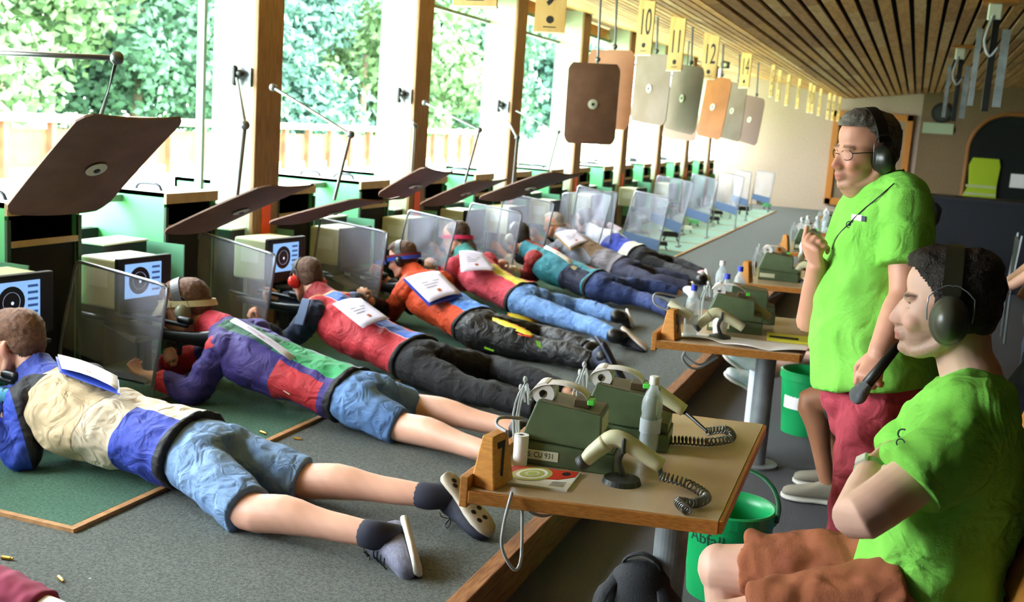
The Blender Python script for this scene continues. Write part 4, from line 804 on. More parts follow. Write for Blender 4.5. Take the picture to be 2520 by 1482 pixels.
def arm(mb, sh, el, wr, r=(.052, .044, .03), fat=1.0):
    m1 = lerp(sh, el, .45); m2 = lerp(el, wr, .3)
    mb.tube([sh, m1, el, m2, wr], [r[0]*fat, r[0]*.93*fat, r[1]*fat, r[1]*.98*fat, r[2]*fat], seg=18)
def leg(mb, hp, kn, an, r=(.088, .058, .036), fat=1.0, back=None):
    d = _n(np.array(an)-np.array(kn)); b = np.array(back, float) if back is not None else V(0, 0, 1); b = b-d*np.dot(b, d); nb = np.linalg.norm(b); b = b/nb if nb > .05 else b*0
    mb.tube([hp, lerp(hp, kn, .5), kn, lerp(kn, an, .28)+b*.012, lerp(kn, an, .62)+b*.004, an], [r[0]*fat, r[0]*.86*fat, r[1]*fat, r[1]*1.0*fat, r[1]*.74*fat, r[2]*fat], seg=20)
def hand(mb, wr, d, palm, side=1, curl=.6, sc=1.0, thumb_in=.5, spread=.12):
    """d finger direction, palm the palm's facing, side +1 when the thumb lies on d x palm"""
    d = _n(d); palm = np.array(palm, float); palm = _n(palm-d*np.dot(palm, d)); t = np.cross(d, palm)*side; wr = np.array(wr, float)
    k = sc; mb.tube([wr, wr+d*.03*k, wr+d*.085*k], [(.026*k, .018*k), (.035*k, .016*k), (.038*k, .013*k)], seg=16, ref=palm)
    for q, (o, L) in enumerate(((.030, .072), (.010, .08), (-.010, .075), (-.029, .058))):
        b = wr+d*(.082-.004*q)*k+t*o*k; dd = _n(d+t*(o/.03)*spread); pts = [b]; a = 0
        for j, seg in enumerate((.42, .32, .26)):
            a += curl*(.75, 1.0, .7)[j]; v = dd*math.cos(a)+palm*math.sin(a); pts.append(pts[-1]+v*L*seg*k)
        mb.tube(pts, [.0095*k, .0088*k, .0082*k, .007*k], seg=10, sub=2)
    b = wr+d*.025*k+t*.026*k; v = _n(d*.75+t*.75+palm*thumb_in*.8); p1 = b+v*.04*k; v2 = _n(d*.9+t*(.35-thumb_in*.5)+palm*thumb_in); p2 = p1+v2*.03*k; p3 = p2+_n(v2+palm*.2*thumb_in)*.024*k
    mb.tube([b, p1, p2, p3], [.013*k, .0115*k, .0102*k, .008*k], seg=10, sub=2)
def shoe(root, heel, toe, sole_n, M, Ms, name='shoe', w=1.0, lace=None, swoosh=None, L=None, insole=None, hs=1.0):
    heel, toe = np.array(heel, float), np.array(toe, float); f = _n(toe-heel)
    if L: toe = heel+f*L
    L = np.linalg.norm(toe-heel); n = np.array(sole_n, float); n = _n(n-f*np.dot(n, f)); s = np.cross(f, n); o = np.array(root.location)
    def loft(ts, ws, h0, h1, M_, nm, parent, seg=20):
        vs = []
        for t, w_, a, b in zip(ts, ws, h0, h1):
            c = heel+f*t*L
            for q in range(seg):
                an = 2*math.pi*q/seg; x = math.cos(an); y = math.sin(an); e = abs(x)**.75*np.sign(x); g = abs(y)**.75*np.sign(y)
                vs.append(c+s*(e*w_*w+.008*math.sin(t*3.1)*0)-n*(a+(b-a)*(g+1)/2)-o)
        m_ = len(ts); fs = [(i*seg+q, (i+1)*seg+q, (i+1)*seg+(q+1) % seg, i*seg+(q+1) % seg) for i in range(m_-1) for q in range(seg)]+[tuple(range(seg)), tuple((m_-1)*seg+q for q in range(seg))]
        mb = MB(); mb.add(vs, fs); return part(nm, mb, M_, parent, smooth=True)
    up = loft((-.02, .0, .06, .18, .3, .45, .6, .78, .9, .98, 1.0), (.018, .028, .033, .034, .034, .038, .044, .045, .038, .022, .01), [.012]*11, [q*1.25*hs for q in (.05, .068, .08, .084, .08, .066, .054, .045, .04, .032, .022)], M, name, root)
    loft((-.04, -.02, .03, .15, .3, .45, .62, .78, .92, .99, 1.02), (.012, .027, .036, .037, .034, .038, .046, .047, .038, .022, .008), [-.012, -.012, -.012, -.012, -.01, -.01, -.012, -.012, -.01, -.006, 0], [.012, .016, .017, .017, .016, .015, .014, .014, .014, .016, .018], Ms, 'sole', up)
    if insole is not None:
        for t, q in ((.12, 0), (.2, .012), (.62, -.018), (.66, .018), (.78, -.012), (.8, .02)):
            mb = MB(); mb.lathe(heel+f*t*L+s*q+n*.0122-o, [(.011, 0), (.009, .0015)], seg=12, axis=n); part('tread_lug', mb, insole, up)
    if lace is not None:
        mb = MB()
        for k in range(4): t = .4+.09*k; hh = (.09-.07*(t-.4))*hs; mb.tube([heel+f*t*L+s*.024-n*(hh-.006)-o, heel+f*(t+.03)*L-n*(hh+.003)-o, heel+f*t*L-s*.024-n*(hh-.006)-o], .0025, seg=6)
        c = heel+f*.38*L-n*.102*hs-o
        for sg in (1, -1): mb.tube([c, c+s*sg*.03-n*.012+f*.01, c+s*sg*.045-n*.0+f*.035, c+s*sg*.015-n*.006+f*.02, c], .002, seg=6); mb.tube([c, c+s*sg*.02-n*.01-f*.02, c+s*sg*.04+n*.01-f*.03], .002, seg=6)
        part('laces', mb, lace, up, smooth=True)
    if swoosh is not None:
        M3, sg = swoosh; mb = MB(); pts = []; N = 14
        for i in range(N+1):
            t = i/N; x = .25+.5*t; yb = .02+.0-.0*t+.02*(t-.25)**2*3; th = .012*math.sin(math.pi*min(1, t*1.15)**.6)*(1-t*.85)
            pts.append((x, yb, th))
        wid = lambda t: np.interp(t, (.18, .3, .45, .6, .78, .9), (.034, .034, .038, .044, .045, .038))*w+.0018
        vs = [heel+f*x*L+s*sg*wid(x)*(.985)-n*(.03+yb+e*th)-o for x, yb, th in pts for e in (-.6, .6)]
        mb.add(vs, [(2*i, 2*i+1, 2*i+3, 2*i+2) for i in range(N)]); part('side_mark', mb, M3, up)
    return up
def muffs(h, root, Mc, Mb=None, sides=(1, -1), cupr=.036, name='earmuffs', Mw=None):
    o = np.array(root.location); e = []
    pts = [h.p(-.005+.0*a, .092*math.cos(a), -.0+.142*math.sin(a)) for a in np.linspace(0, math.pi, 11)]
    mb = MB(); mb.tube([p-o for p in pts], [(.004*h.k, .019*h.k) if False else (.019*h.k, .004*h.k)]*11, seg=10, ref=None, sub=2) if False else None
    vs = []; N = 22
    for i in range(N+1):
        a = math.pi*(i/N*.86+.07)
        for r_ in (0, .006):
            for w_ in (-.019, .019): vs.append(h.p(-.005+w_, (.088+r_)*math.cos(a)*1.02, .012+(.127+r_)*math.sin(a))-o)
    fs = []
    for i in range(N): b = 4*i; fs += [(b, b+4, b+5, b+1), (b+2, b+3, b+7, b+6), (b, b+2, b+6, b+4), (b+1, b+5, b+7, b+3)]
    mb.add(vs, fs); band = part(name, mb, Mb or M_blk, root)
    for s in sides:
        c = h.p(-.006, s*.082, -.014)-o; mb = MB(); mb.tube([c, c+h.l*s*.012*h.k, c+h.l*s*.026*h.k], [(cupr*h.k*.98, cupr*1.3*h.k), (cupr*h.k, cupr*1.32*h.k), (cupr*h.k*.8, cupr*1.1*h.k)], seg=26, ref=h.u, sub=3); part('ear_cup', mb, Mc, band, smooth=True)
        mb = MB(); mb.tube([c-h.l*s*.012*h.k, c+h.l*s*.004*h.k], [(cupr*h.k*.95, cupr*1.25*h.k)]*2, seg=26, ref=h.u, caps='flat'); part('ear_cushion', mb, M_blk, band, smooth=True)
        mb = MB(); t = c+h.u*.075*h.k+h.l*s*.006; mb.tube([c+h.f*cupr*1.08*h.k+h.l*s*.012, c+h.f*cupr*1.1*h.k+h.u*.05*h.k+h.l*s*.012, t+h.f*.014*h.k, t, t-h.f*.014*h.k, c-h.f*cupr*1.1*h.k+h.u*.05*h.k+h.l*s*.012, c-h.f*cupr*1.08*h.k+h.l*s*.012], .0016*h.k, seg=6, sub=2); part('wire_fork', mb, Mw or M_steel, band, smooth=True)
    return band
def pat(me, a, b, lat, up=None):
    """length coordinate 0..1 from a to b, width coordinate in metres along lat"""
    co = coords(me); a, b = np.array(a, float), np.array(b, float); d = b-a; L = np.linalg.norm(d); d /= L; u = (co-a)@d/L; lat = np.array(lat, float); lat = _n(lat-d*np.dot(lat, d)); v = (co-a)@lat; n = np.cross(d, lat); w = (co-a)@n
    set_attr(me, 'pat', np.stack([u, v, w], 1))
def denim(name, c, c2): return mat(name, c, .85, color2=c2, nscale=7, bump=.3, bscale=400)
# ------------------------------------------------------------------ the prone shooters
def J(a): px, py, q = a; return P(px, py, z=q) if q < 1 else P(px, py, y=q)
def circ_band(h, root, name, M, u0, u1, tilt=0, r=1.0, mats=None, f0=0):
    vs = []; N = 36
    for i in range(N):
        a = 2*math.pi*i/N; f, l = math.cos(a)*.108*r-.012+f0, math.sin(a)*.088*r
        for (uu, rr) in ((u0, 0), (u1, 0), (u1, .004), (u0, .004)): vs.append(h.p(f*(1+rr*8), l*(1+rr*8), uu+tilt*f)-np.array(root.location))
    fs = []
    for i in range(N):
        a, b = 4*i, 4*((i+1) % N)
        for q in range(4): fs.append((a+q, b+q, b+(q+1) % 4, a+(q+1) % 4))
    mb = MB(); mb.add(vs, fs); return part(name, mb, M, root, smooth=False)
def prone(S):
    j = {k: J(v) for k, v in S['j'].items()}; vox = S.get('vox', .009); k = S.get('k', 1.0)
    r = empty('person', V((j['pel'][0]+j['neck'][0])/2, (j['pel'][1]+j['neck'][1])/2, PZ)); tag(r, S['lab'], 'person', 'shooters lying on the platform')
    up = V(0, 0, 1); ax = _n(j['pel']-j['neck']); lat = _n(np.cross(up, ax)); lat = -lat if lat[1] > 0 else lat      # lat points to the camera side
    h = Head(j['head'], S['f'], S.get('u', (0, .1, 1)), S.get('hk', 1.0)); rise = up-ax*np.dot(up, ax)
    wd = S.get('w', 1.0); hipN = j['pel']+ax*.07+lat*.085; hipF = j['pel']+ax*.07-lat*.085; shN = j['neck']+ax*.1+lat*.155*wd-up*.02; shF = j['neck']+ax*.08-lat*.155*wd-up*.0
    if 'shN' in j: shN = j['shN']
    elN, haN, elF, haF = j['elN'], j['haN'], j.get('elF', shF+V(-.2, -.02, -.18)), j.get('haF', j['head']+V(-.16, .02, -.14))
    mb = MB(); head_shapes(mb, h, detail=S.get('detail', vox < .007))
    mb.tube([h.p(-.03, 0, -.03), lerp(h.p(-.03, 0, -.06), j['neck'], .6), j['neck']+ax*.06], [.055, .056, .07], seg=16)
    mb.tube([j['neck']+ax*.04, j['chest'], j['pel'], j['pel']+ax*.1], [(.13*wd, .07), (.15*wd, .1), (.13*wd, .09), (.1, .07)], ref=rise, seg=20)
    arm(mb, shN, elN, haN, fat=.95); arm(mb, shF, elF, haF, fat=.95)
    for q, (kn, an, hp) in (('N', (j['knN'], j['anN'], hipN)), ('F', (j['knF'], j['anF'], hipF))): leg(mb, hp, kn, an, r=(.068, .058, .036), fat=(1.18 if S.get('legcut', (1, 1))[0] < 1.5 else .86)*k, back=up)
    dN = _n(haN-elN); hand(mb, haN, dN, S.get('palmN', up), curl=.9, side=-1); dF = _n(haF-elF); hand(mb, haF, dF, S.get('palmF', lat), curl=1.1)
    me = solidify(mb, vox, 3, name='body'); skin_tones(me, h, S.get('skin', 'e0ab92'), brow='5a4030'); place('body', me, M_skin, r)
    # jacket
    mb = MB(); nk, ch, pe = j['neck'], j['chest'], j['pel']; t = S.get('th', 1.0)
    mb.tube([nk-ax*.035+up*.01, nk+ax*.05, lerp(nk, ch, .6), ch, lerp(ch, pe, .5), lerp(ch, pe, .85), pe], [(.075*wd, .065), (.15*wd, .095*t), (.19*wd, .125*t), (.2*wd, .135*t), (.175*wd, .12*t), (.18*wd, .125*t), (.195*wd, .135*t)], ref=rise, seg=30, caps='flat')
    mb.tube([nk+ax*.02, nk-ax*.02+up*.015, lerp(nk, h.p(-.035, 0, -.06), .75)], [.1, .088, .076], seg=20, caps='flat'); mb.tube([shN+up*.0, lerp(shN, nk, .45)+up*.01], [.075, .08], seg=14); mb.tube([shF, lerp(shF, nk, .45)], [.075, .08], seg=14)
    me = solidify(mb, max(vox, .008), 3, disp=S.get('fold', .03), dscale=.11, name='jacket'); pat(me, nk-ax*.04, pe, lat)
    M = mat_patch('jacket_cloth_'+S['id'], S['jac'][0], S['jac'][1]+[(.972, 2, -9, 9, S.get('hem', '15151a'))], rough=S.get('jr', .75), sheen=0)
    jk = place('jacket', me, M, r)
    if 'slN' in S:
        for nm, a, b, c, pt, Ms in (('N', shN, elN, haN, S['slN'][1], S['slN'][0]), ('F', shF, elF, haF, S.get('slF', S['slN'])[1], S.get('slF', S['slN'])[0])):
            mb = MB(); e = lerp(b, c, S.get('cuff', .8)); mb.tube([a, lerp(a, b, .5), b, lerp(b, c, .4), e], [.078, .07, .066, .056, .05], seg=18, caps='flat', sub=4); mb.ell(a, (.085, .085, .085)); mb.ell(b, (.068,)*3)
            me = solidify(mb, max(vox, .008), 2, disp=.028, dscale=.07, name='sleeve'); pat(me, a, c, up); place('sleeve', me, mat_patch('sleeve_cloth_'+S['id']+nm, Ms, pt, rough=.75), r)
    # trousers or shorts
    mb = MB(); fr = S.get('legcut', (1, 1)); fw = S.get('legw', 1.0)
    mb.tube([pe-ax*.03, pe+ax*.06, pe+ax*.14], [(.17, .115), (.185, .13), (.16, .11)], ref=rise, seg=22, caps='flat')
    for s_, hp, kn, an, cut in ((1, hipN, j['knN'], j['anN'], fr[0]), (-1, hipF, j['knF'], j['anF'], fr[1])):
        mb.ell(pe+ax*.1+lat*s_*.08+up*.03, (.1, .095, .09))
        if cut >= 1.5: mb.tube([hp, lerp(hp, kn, .5), kn, lerp(kn, an, .35)+up*.01, lerp(kn, an, cut-1)], [.1*fw, .088*fw, .07*fw, .068*fw, .055*fw], seg=20, caps='flat', sub=4)
        else: e = lerp(hp, kn, cut); mb.tube([hp, lerp(hp, e, .5), e], [(.102*fw)]*1+[.094*fw, .088*fw], seg=22, caps='flat', sub=4)
    me = solidify(mb, max(vox, .008), 2, disp=.018, dscale=.07, name='trousers'); pat(me, pe, lerp(j['anN'], j['anF'], .5), lat)
    nm = 'shorts' if fr[0] < 1.5 else 'trousers'; place(nm, me, S['pants'], r)
    if 'stripes' in S:
        for q, pts in enumerate(S['stripes']): pass
    # hair
    if S.get('hair') is not None: hair(h, r, S['hair'], S.get('hstyle', 'short'), voxel=max(.006, vox*.8), rough=.008, front=S.get('hfront', 0))
    for q, sh in enumerate(S.get('shoes', ())): 
        toe = J(sh[1]); rr = ray(*sh[0][:2]); rr = rr/np.linalg.norm(rr); w = EYE-toe; Ls = sh[2]; b = rr@w; disc = b*b-(w@w-Ls*Ls)
        tt = -b+(sh[3]*math.sqrt(disc) if disc > 0 else 0); heel = EYE+rr*tt
        shoe(r, heel, toe, sh[4], sh[5], sh[6], L=Ls, **(sh[7] if len(sh) > 7 else {}))
        an = j['anN'] if q == 0 else j['anF']; sk = sh[8] if len(sh) > 8 else M_blk
        f = _n(toe-heel); mb = MB(); n = np.array(sh[4], float); n = _n(n-f*np.dot(n, f)); mb.tube([an+_n(an-j['knN' if q == 0 else 'knF'])*-.03, an, heel+f*.06-n*.045], [.05, .05, .044], seg=14); part('sock', mb, sk, r, smooth=True, world=r.location)
    S['h'], S['r'], S['jj'], S['lat'], S['ax'] = h, r, j, lat, ax
    return S
M_den = mat('light_denim', '7f9fc6', .85, color2='6585b0', nscale=9, bump=.35, bscale=300); M_den2 = mat('blue_denim', '6d93c8', .85, color2='5478ac', nscale=9, bump=.35, bscale=300); M_dend = mat('dark_denim', '2c3f74', .85, color2='223260', nscale=9, bump=.3, bscale=300)
M_trb = mat('black_trousers', '121217', .85, color2='1b1b22', nscale=8, bump=.3, bscale=200); M_trk = mat('black_sport_trousers', '09090c', .6, color2='111116', nscale=10, bump=.3, bscale=120)
M_shg = mat('grey_mesh_shoe', '7f8096', .8, noise=.25, nscale=60, bump=.4, bscale=300); M_shd = mat('dark_canvas_shoe', '2c3040', .8, noise=.3, nscale=50); M_solew = mat('white_sole', 'd9d6cc', .6); M_soleb = mat('worn_brown_sole', 'a3937c', .7, color2='c9c4b4', nscale=12)
M_gold = mat('gold_mark', 'c9a06a', .5); M_navy = mat('navy_shoe', '2b3550', .6, noise=.2, nscale=40); M_flor = mat('shoe_black_white', '3a3d44', .6)
for M_ in (M_den, M_den2, M_dend, M_trb, M_trk): crease(M_, .6, 12)
# 1: cream and blue jacket, light denim shorts
s1 = prone(dict(id='cream', lab='shooter in a cream and blue jacket and light denim shorts, lying nearest', vox=.0065, detail=True, f=(-.96, -.05, -.28), hk=1.14, hair=M_hlight, th=1.12, w=1.05, fold=.035,
  j=dict(head=(42, 850, 3.53), neck=(105, 945, 3.5), chest=(215, 1030, 3.43), pel=(478, 1108, 3.42), elN=(55, 1120, .22), haN=(-60, 1030, .36), elF=(-40, 1000, .25), haF=(35, 1030, 3.45), knN=(612, 1258, .225), anN=(925, 1318, .235), knF=(742, 1182, .235), anF=(1060, 1222, .26)),
  jac=('c6b08c', [(.55, 2, -9, 9, 'd3c4aa'), (.72, 2, .075, 9, '2b40a8'), (-1, .16, -9, 9, '2a3f9c'), (-1, .2, .1, 9, '14161f'), (.545, .553, -9, 9, '8f7c5c')]), slN=('2c4bc0', [(-1, .25, -9, 9, '14161f')]),
  pants=M_den, legcut=(.98, 1.02), legw=1.06,
  shoes=[((1000, 1288), (1030, 1404, .185), .29, 1, (.98, -.1, .2), M_shg, M_solew, dict(lace=M_blk, hs=1.45, w=1.15), mat('dark_sock', '2a2c3c', .9)), ((1102, 1172), (1208, 1312, .185), .28, 1, (.8, -.35, .5), M_shd, M_soleb, dict(lace=M_blk, insole=M_blk, hs=1.15, w=1.12), mat('dark_sock', '2a2c3c', .9))]))
# 2: purple, green and red jacket, visor
s2 = prone(dict(id='purple', lab='shooter in a purple, green and red jacket with a pale visor and denim shorts', vox=.007, detail=True, f=(-.86, -.3, -.42), u=(-.3, .0, 1), hair=M_hlight, hk=1.2,
  j=dict(head=(462, 762, 4.72), neck=(548, 822, 4.7), chest=(650, 893, 4.6), pel=(868, 972, 4.54), shN=(548, 862, 4.5), elN=(478, 965, .22), haN=(368, 925, 4.42), elF=(420, 900, 4.85), haF=(425, 880, 4.75), knN=(985, 1050, .225), anN=(1235, 1125, .23), knF=(1012, 1002, .23), anF=(1285, 1062, .23)),
  jac=('3a2c78', [(.1, .55, -.02, .12, '1f5a3c'), (.52, 2, -.05, .125, '2f9a60'), (.5, 2, -.13, -.05, 'b9a6d4'), (.62, .93, .155, 9, 'b3202c'), (-1, .06, -9, .1, 'd0304a')]), slN=('3a2f7c', [(.0, 1, .035, 9, 'c82a38'), (.75, 2, -9, 9, 'c82a38')]),
  pants=M_den2, legcut=(.98, .98), legw=1.02,
  shoes=[((1262, 1115), (1275, 1175, .18), .26, 1, (.98, 0, .2), M_shd, M_solew), ((1310, 1050), (1325, 1110, .18), .26, 1, (.98, 0, .2), M_shd, M_solew)]))
h = s2['h']; circ_band(h, s2['r'], 'visor_band', mat('yellow_white_band', 'd8cfa0', .6), .018, .046, tilt=.35, r=1.06)
mb = MB(); vs = [h.p(.09*math.cos(a)*(1+q*.75)+.01, .085*math.sin(a)*(1+q*.25), .07-.05*q+.0*a)-np.array(s2['r'].location) for q in (0, 1) for a in np.linspace(-1.1, 1.1, 14)]
mb.add(vs, [(i, i+1, 14+i+1, 14+i) for i in range(13)]); o = part('visor_peak', mb, mat('visor_peak', 'e9e4d0', .5), s2['r'], smooth=True); o.modifiers.new('t', 'SOLIDIFY').thickness = .003
muffs(h, s2['r'], mat('grey_cup', '7c7f6c', .4), cupr=.033)
# 3: red and blue jacket, black trousers
s3 = prone(dict(id='redblue', lab='shooter in a red and blue jacket and black trousers, red earmuffs', vox=.008, f=(-.85, .38, -.38), hair=M_hbrown, hk=1.04,
  j=dict(head=(755, 690, 5.8), neck=(800, 745, 5.72), chest=(870, 812, 5.6), pel=(1025, 882, 5.45), shN=(775, 775, 5.5), elN=(700, 850, .23), haN=(640, 800, .36), elF=(720, 740, 5.9), haF=(690, 735, 5.9), knN=(1150, 960, .235), anN=(1330, 1010, .23), knF=(1210, 905, .235), anF=(1400, 965, .23)),
  jac=('b3202e', [(.12, 2, -.045, .075, '3f68c0'), (.5, 2, -.12, -.045, 'c43c44'), (-1, .1, -9, 9, '8f1c26'), (.1, .115, -9, 9, 'c9a86a'), (.12, 2, .075, .081, 'd8a0a0'), (.12, 2, -.05, -.045, 'd8a0a0')]), slN=('24304a', [(.0, .5, .02, 9, '2a4a9a')]), pants=M_trb, legcut=(1.95, 1.95), legw=1.0))
muffs(s3['h'], s3['r'], mat('red_cup', 'e0302a', .35), cupr=.03)
mb = MB(); a = P(752, 735, y=5.42); b = P(735, 800, y=5.38); mb.slab([a+[-.02, 0, 0], a+[.035, 0, 0], b+[.03, 0, 0], b+[-.03, 0, 0]], .012); part('shoulder_strap', mb, mat('steel_blue_strap', '54688c', .5), s3['r'], world=s3['r'].location, bevel=.004)
# 4: orange and blue jacket, black flame trousers
s4 = prone(dict(id='orange', lab='shooter in an orange and blue jacket and black trousers with flames', vox=.009, f=(-.93, -.1, -.3), hair=M_hbrown,
  j=dict(head=(992, 640, 6.98), neck=(1025, 688, 6.92), chest=(1072, 742, 6.75), pel=(1172, 802, 6.55), shN=(1000, 715, 6.68), elN=(960, 770, .23), haN=(900, 735, .4), knN=(1335, 862, .235), anN=(1470, 892, .24), knF=(1330, 828, .24), anF=(1455, 862, .24)),
  jac=('cf4518', [(.45, 2, -.12, .11, '4a80d0'), (.2, .5, -.06, .09, '2342b0')]), slN=('1c1c22', [(-1, .3, -9, 9, 'cf4518')]), pants=M_trk, legcut=(1.93, 1.93), legw=1.08,
  shoes=[((1487, 848), (1540, 950, .185), .29, 1, (.93, -.25, .25), M_navy, M_navy, dict(swoosh=(M_gold, -1), lace=M_blk)), ((1470, 835), (1500, 885, .19), .28, 1, (.93, .1, .3), M_navy, M_navy)]))
# 5: pink and yellow jacket, blue jeans
s5 = prone(dict(id='pink', lab='shooter in a pink, yellow and red jacket and blue jeans, pink headband', vox=.009, f=(-.9, -.1, -.2), hair=mat('dark_brown_hair', '3a2a22', .6, color2='5a4436', nscale=60), hstyle='long', hk=1.1,
  j=dict(head=(1122, 588, 8.3), neck=(1150, 640, 8.22), chest=(1192, 688, 8.05), pel=(1288, 735, 7.88), shN=(1115, 662, 8.0), elN=(1085, 690, .3), haN=(1060, 660, .45), knN=(1415, 792, .24), anN=(1515, 828, .24), knF=(1420, 755, .25), anF=(1522, 780, .25)),
  jac=('d2475a', [(.42, 2, -.04, .09, 'd6c93c'), (.5, 2, -.2, -.04, 'd84a3c'), (-1, .1, -9, 9, '4a9a94')]), slN=('d2475a', [(.6, 2, -9, 9, '4a9a94')]), pants=M_den2, legcut=(1.93, 1.93), legw=.92,
  shoes=[((1535, 808), (1592, 858, .18), .25, 1, (.9, -.3, .35), M_shd, mat('brown_white_sole', 'c8bcae', .6)), ((1545, 768), (1556, 800, .18), .24, 1, (.95, 0, .2), M_flor, M_solew)]))
circ_band(s5['h'], s5['r'], 'headband', mat('pink_band', 'd8325e', .6), .0, .028, tilt=.15, r=1.12)
mb = MB(); o_ = np.array(s5['r'].location); mb.tube([P(1150, 590, y=8.3)-o_, P(1162, 612, y=8.28)-o_, P(1168, 628, y=8.25)-o_], [.03, .035, .015], seg=12); part('ponytail', mb, M_hbrown, s5['r'], smooth=True)
# 6: teal and dark red jacket, dark jeans
s6 = prone(dict(id='teal', lab='shooter in a teal and dark red jacket and dark jeans, pale earmuffs', vox=.009, f=(-.82, .5, -.25), hair=M_hdark, hk=1.1,
  j=dict(head=(1275, 587, 9.35), neck=(1318, 628, 9.25), chest=(1370, 665, 9.1), pel=(1470, 702, 8.95), shN=(1315, 640, 9.05), elN=(1300, 690, .24), haN=(1240, 660, .42), knN=(1570, 735, .25), anN=(1655, 768, .23), knF=(1590, 706, 9.25), anF=(1670, 722, 9.3)),
  jac=('2c8090', [(-1, .4, -.3, .03, 'a02a30'), (.4, 2, -.09, -.03, 'd0483c'), (.66, .95, .09, 9, '1e2440'), (.7, .78, .1, .13, 'b8a880')]), slN=('a02a2c', [(.5, 2, -9, 9, 'd8cfb8')]), pants=M_dend, legcut=(1.95, 1.95), legw=.95,
  shoes=[((1665, 755), (1672, 790, .18), .25, 1, (.98, 0, .2), M_shd, M_solew)]))
muffs(s6['h'], s6['r'], mat('pale_grey_cup', 'b9c4c0', .3), cupr=.036)
# 7: bald shooter in grey
s7 = prone(dict(id='grey', lab='bald shooter in grey with a paper on the back and dark jeans', vox=.01, f=(-.9, .1, -.2), hair=mat('ash_hair', '8a8078', .7), hfront=-.08,
  j=dict(head=(1362, 555, 10.7), neck=(1395, 590, 10.62), chest=(1440, 622, 10.45), pel=(1530, 662, 10.3), elN=(1345, 620, .3), haN=(1310, 600, .45), knN=(1605, 692, .25), anN=(1700, 708, .23), knF=(1605, 676, 10.6), anF=(1700, 690, 10.7)),
  skin='c08468', jac=('8a8c9c', [(.3, .7, -.2, .2, '6a5238'), (.7, 2, -9, 9, '77727a')]), hem='77727a', slN=('8a8c9c', []), pants=mat('black_jeans', '2a2c44', .85), legcut=(1.95, 1.95), legw=.95,
  shoes=[((1705, 700), (1712, 730, .18), .25, 1, (.98, 0, .2), M_paper, M_solew)]))
# 8: white and blue top, ponytail
s8 = prone(dict(id='white', lab='shooter in white and blue with a brown ponytail and black earmuffs', vox=.01, f=(-.9, .2, -.2), hair=M_hdark, hk=1.05,
  j=dict(head=(1440, 543, 11.6), neck=(1468, 575, 11.5), chest=(1500, 598, 11.4), pel=(1570, 632, 11.25), elN=(1425, 600, .3), haN=(1400, 585, .45), knN=(1640, 660, .25), anN=(1728, 690, .23), knF=(1650, 645, 11.6), anF=(1735, 675, 11.4)),
  jac=('d8dce8', [(.45, 1, -.05, 9, '2c40a8'), (.8, 2, -9, 9, 'e0dccc')]), hem='222230', slN=('d8dce8', [(.3, 2, -9, 9, '2c40a8')]), pants=M_trb, legcut=(1.95, 1.95), legw=.9,
  shoes=[((1738, 668), (1748, 700, .18), .25, 1, (.98, 0, .2), mat('pink_white_shoe', 'e9a8bc', .6), M_paper)]))
muffs(s8['h'], s8['r'], mat('black_cup', '22262a', .3), cupr=.036)
mb = MB(); o_ = np.array(s8['r'].location); mb.tube([P(1462, 548, y=11.55)-o_, P(1480, 560, y=11.5)-o_, P(1492, 572, y=11.45)-o_], [.05, .07, .03], seg=12); part('ponytail', mb, M_hbrown, s8['r'], smooth=True)
h = s4['h']; circ_band(h, s4['r'], 'headband', mat('blue_band', '2a46b8', .6), .0, .03, tilt=.1, r=1.1); circ_band(h, s4['r'], 'headband_stripe', mat('dark_red_band', '7c1c28', .6), .026, .042, tilt=.1, r=1.12)
mb = MB(); o_ = np.array(s4['r'].location); mb.slab([h.p(.1, .08, .03)-o_, h.p(.17, .09, .03)-o_, h.p(.17, .085, -.0)-o_, h.p(.1, .08, -.01)-o_], .004); part('side_blinder', mb, mat('blue_band', '2a46b8', .6), s4['r'])
muffs(h, s4['r'], mat('black_cup', '22262a', .3), cupr=.03)
circ_band(s7['h'], s7['r'], 'headband', mat('tan_band', 'a89878', .6), .0, .025, tilt=.1, r=1.06)
def surf(px, py, lift=.003, far=9.0):
    dg = bpy.context.evaluated_depsgraph_get(); dg.update(); rr = ray(px, py); rr = rr/np.linalg.norm(rr); st = EYE+rr*3.7
    ok, loc, *_ = SC.ray_cast(dg, Vector(st), Vector(rr), distance=far); return np.array(loc)-rr*lift
mb = MB(); o_ = np.array(s2['r'].location); mb.slab([surf(px, py, .004)-o_ for px, py in ((679, 984), (697, 961), (713, 971), (696, 995))], .003); part('sewn_label', mb, M_lab, s2['r'])
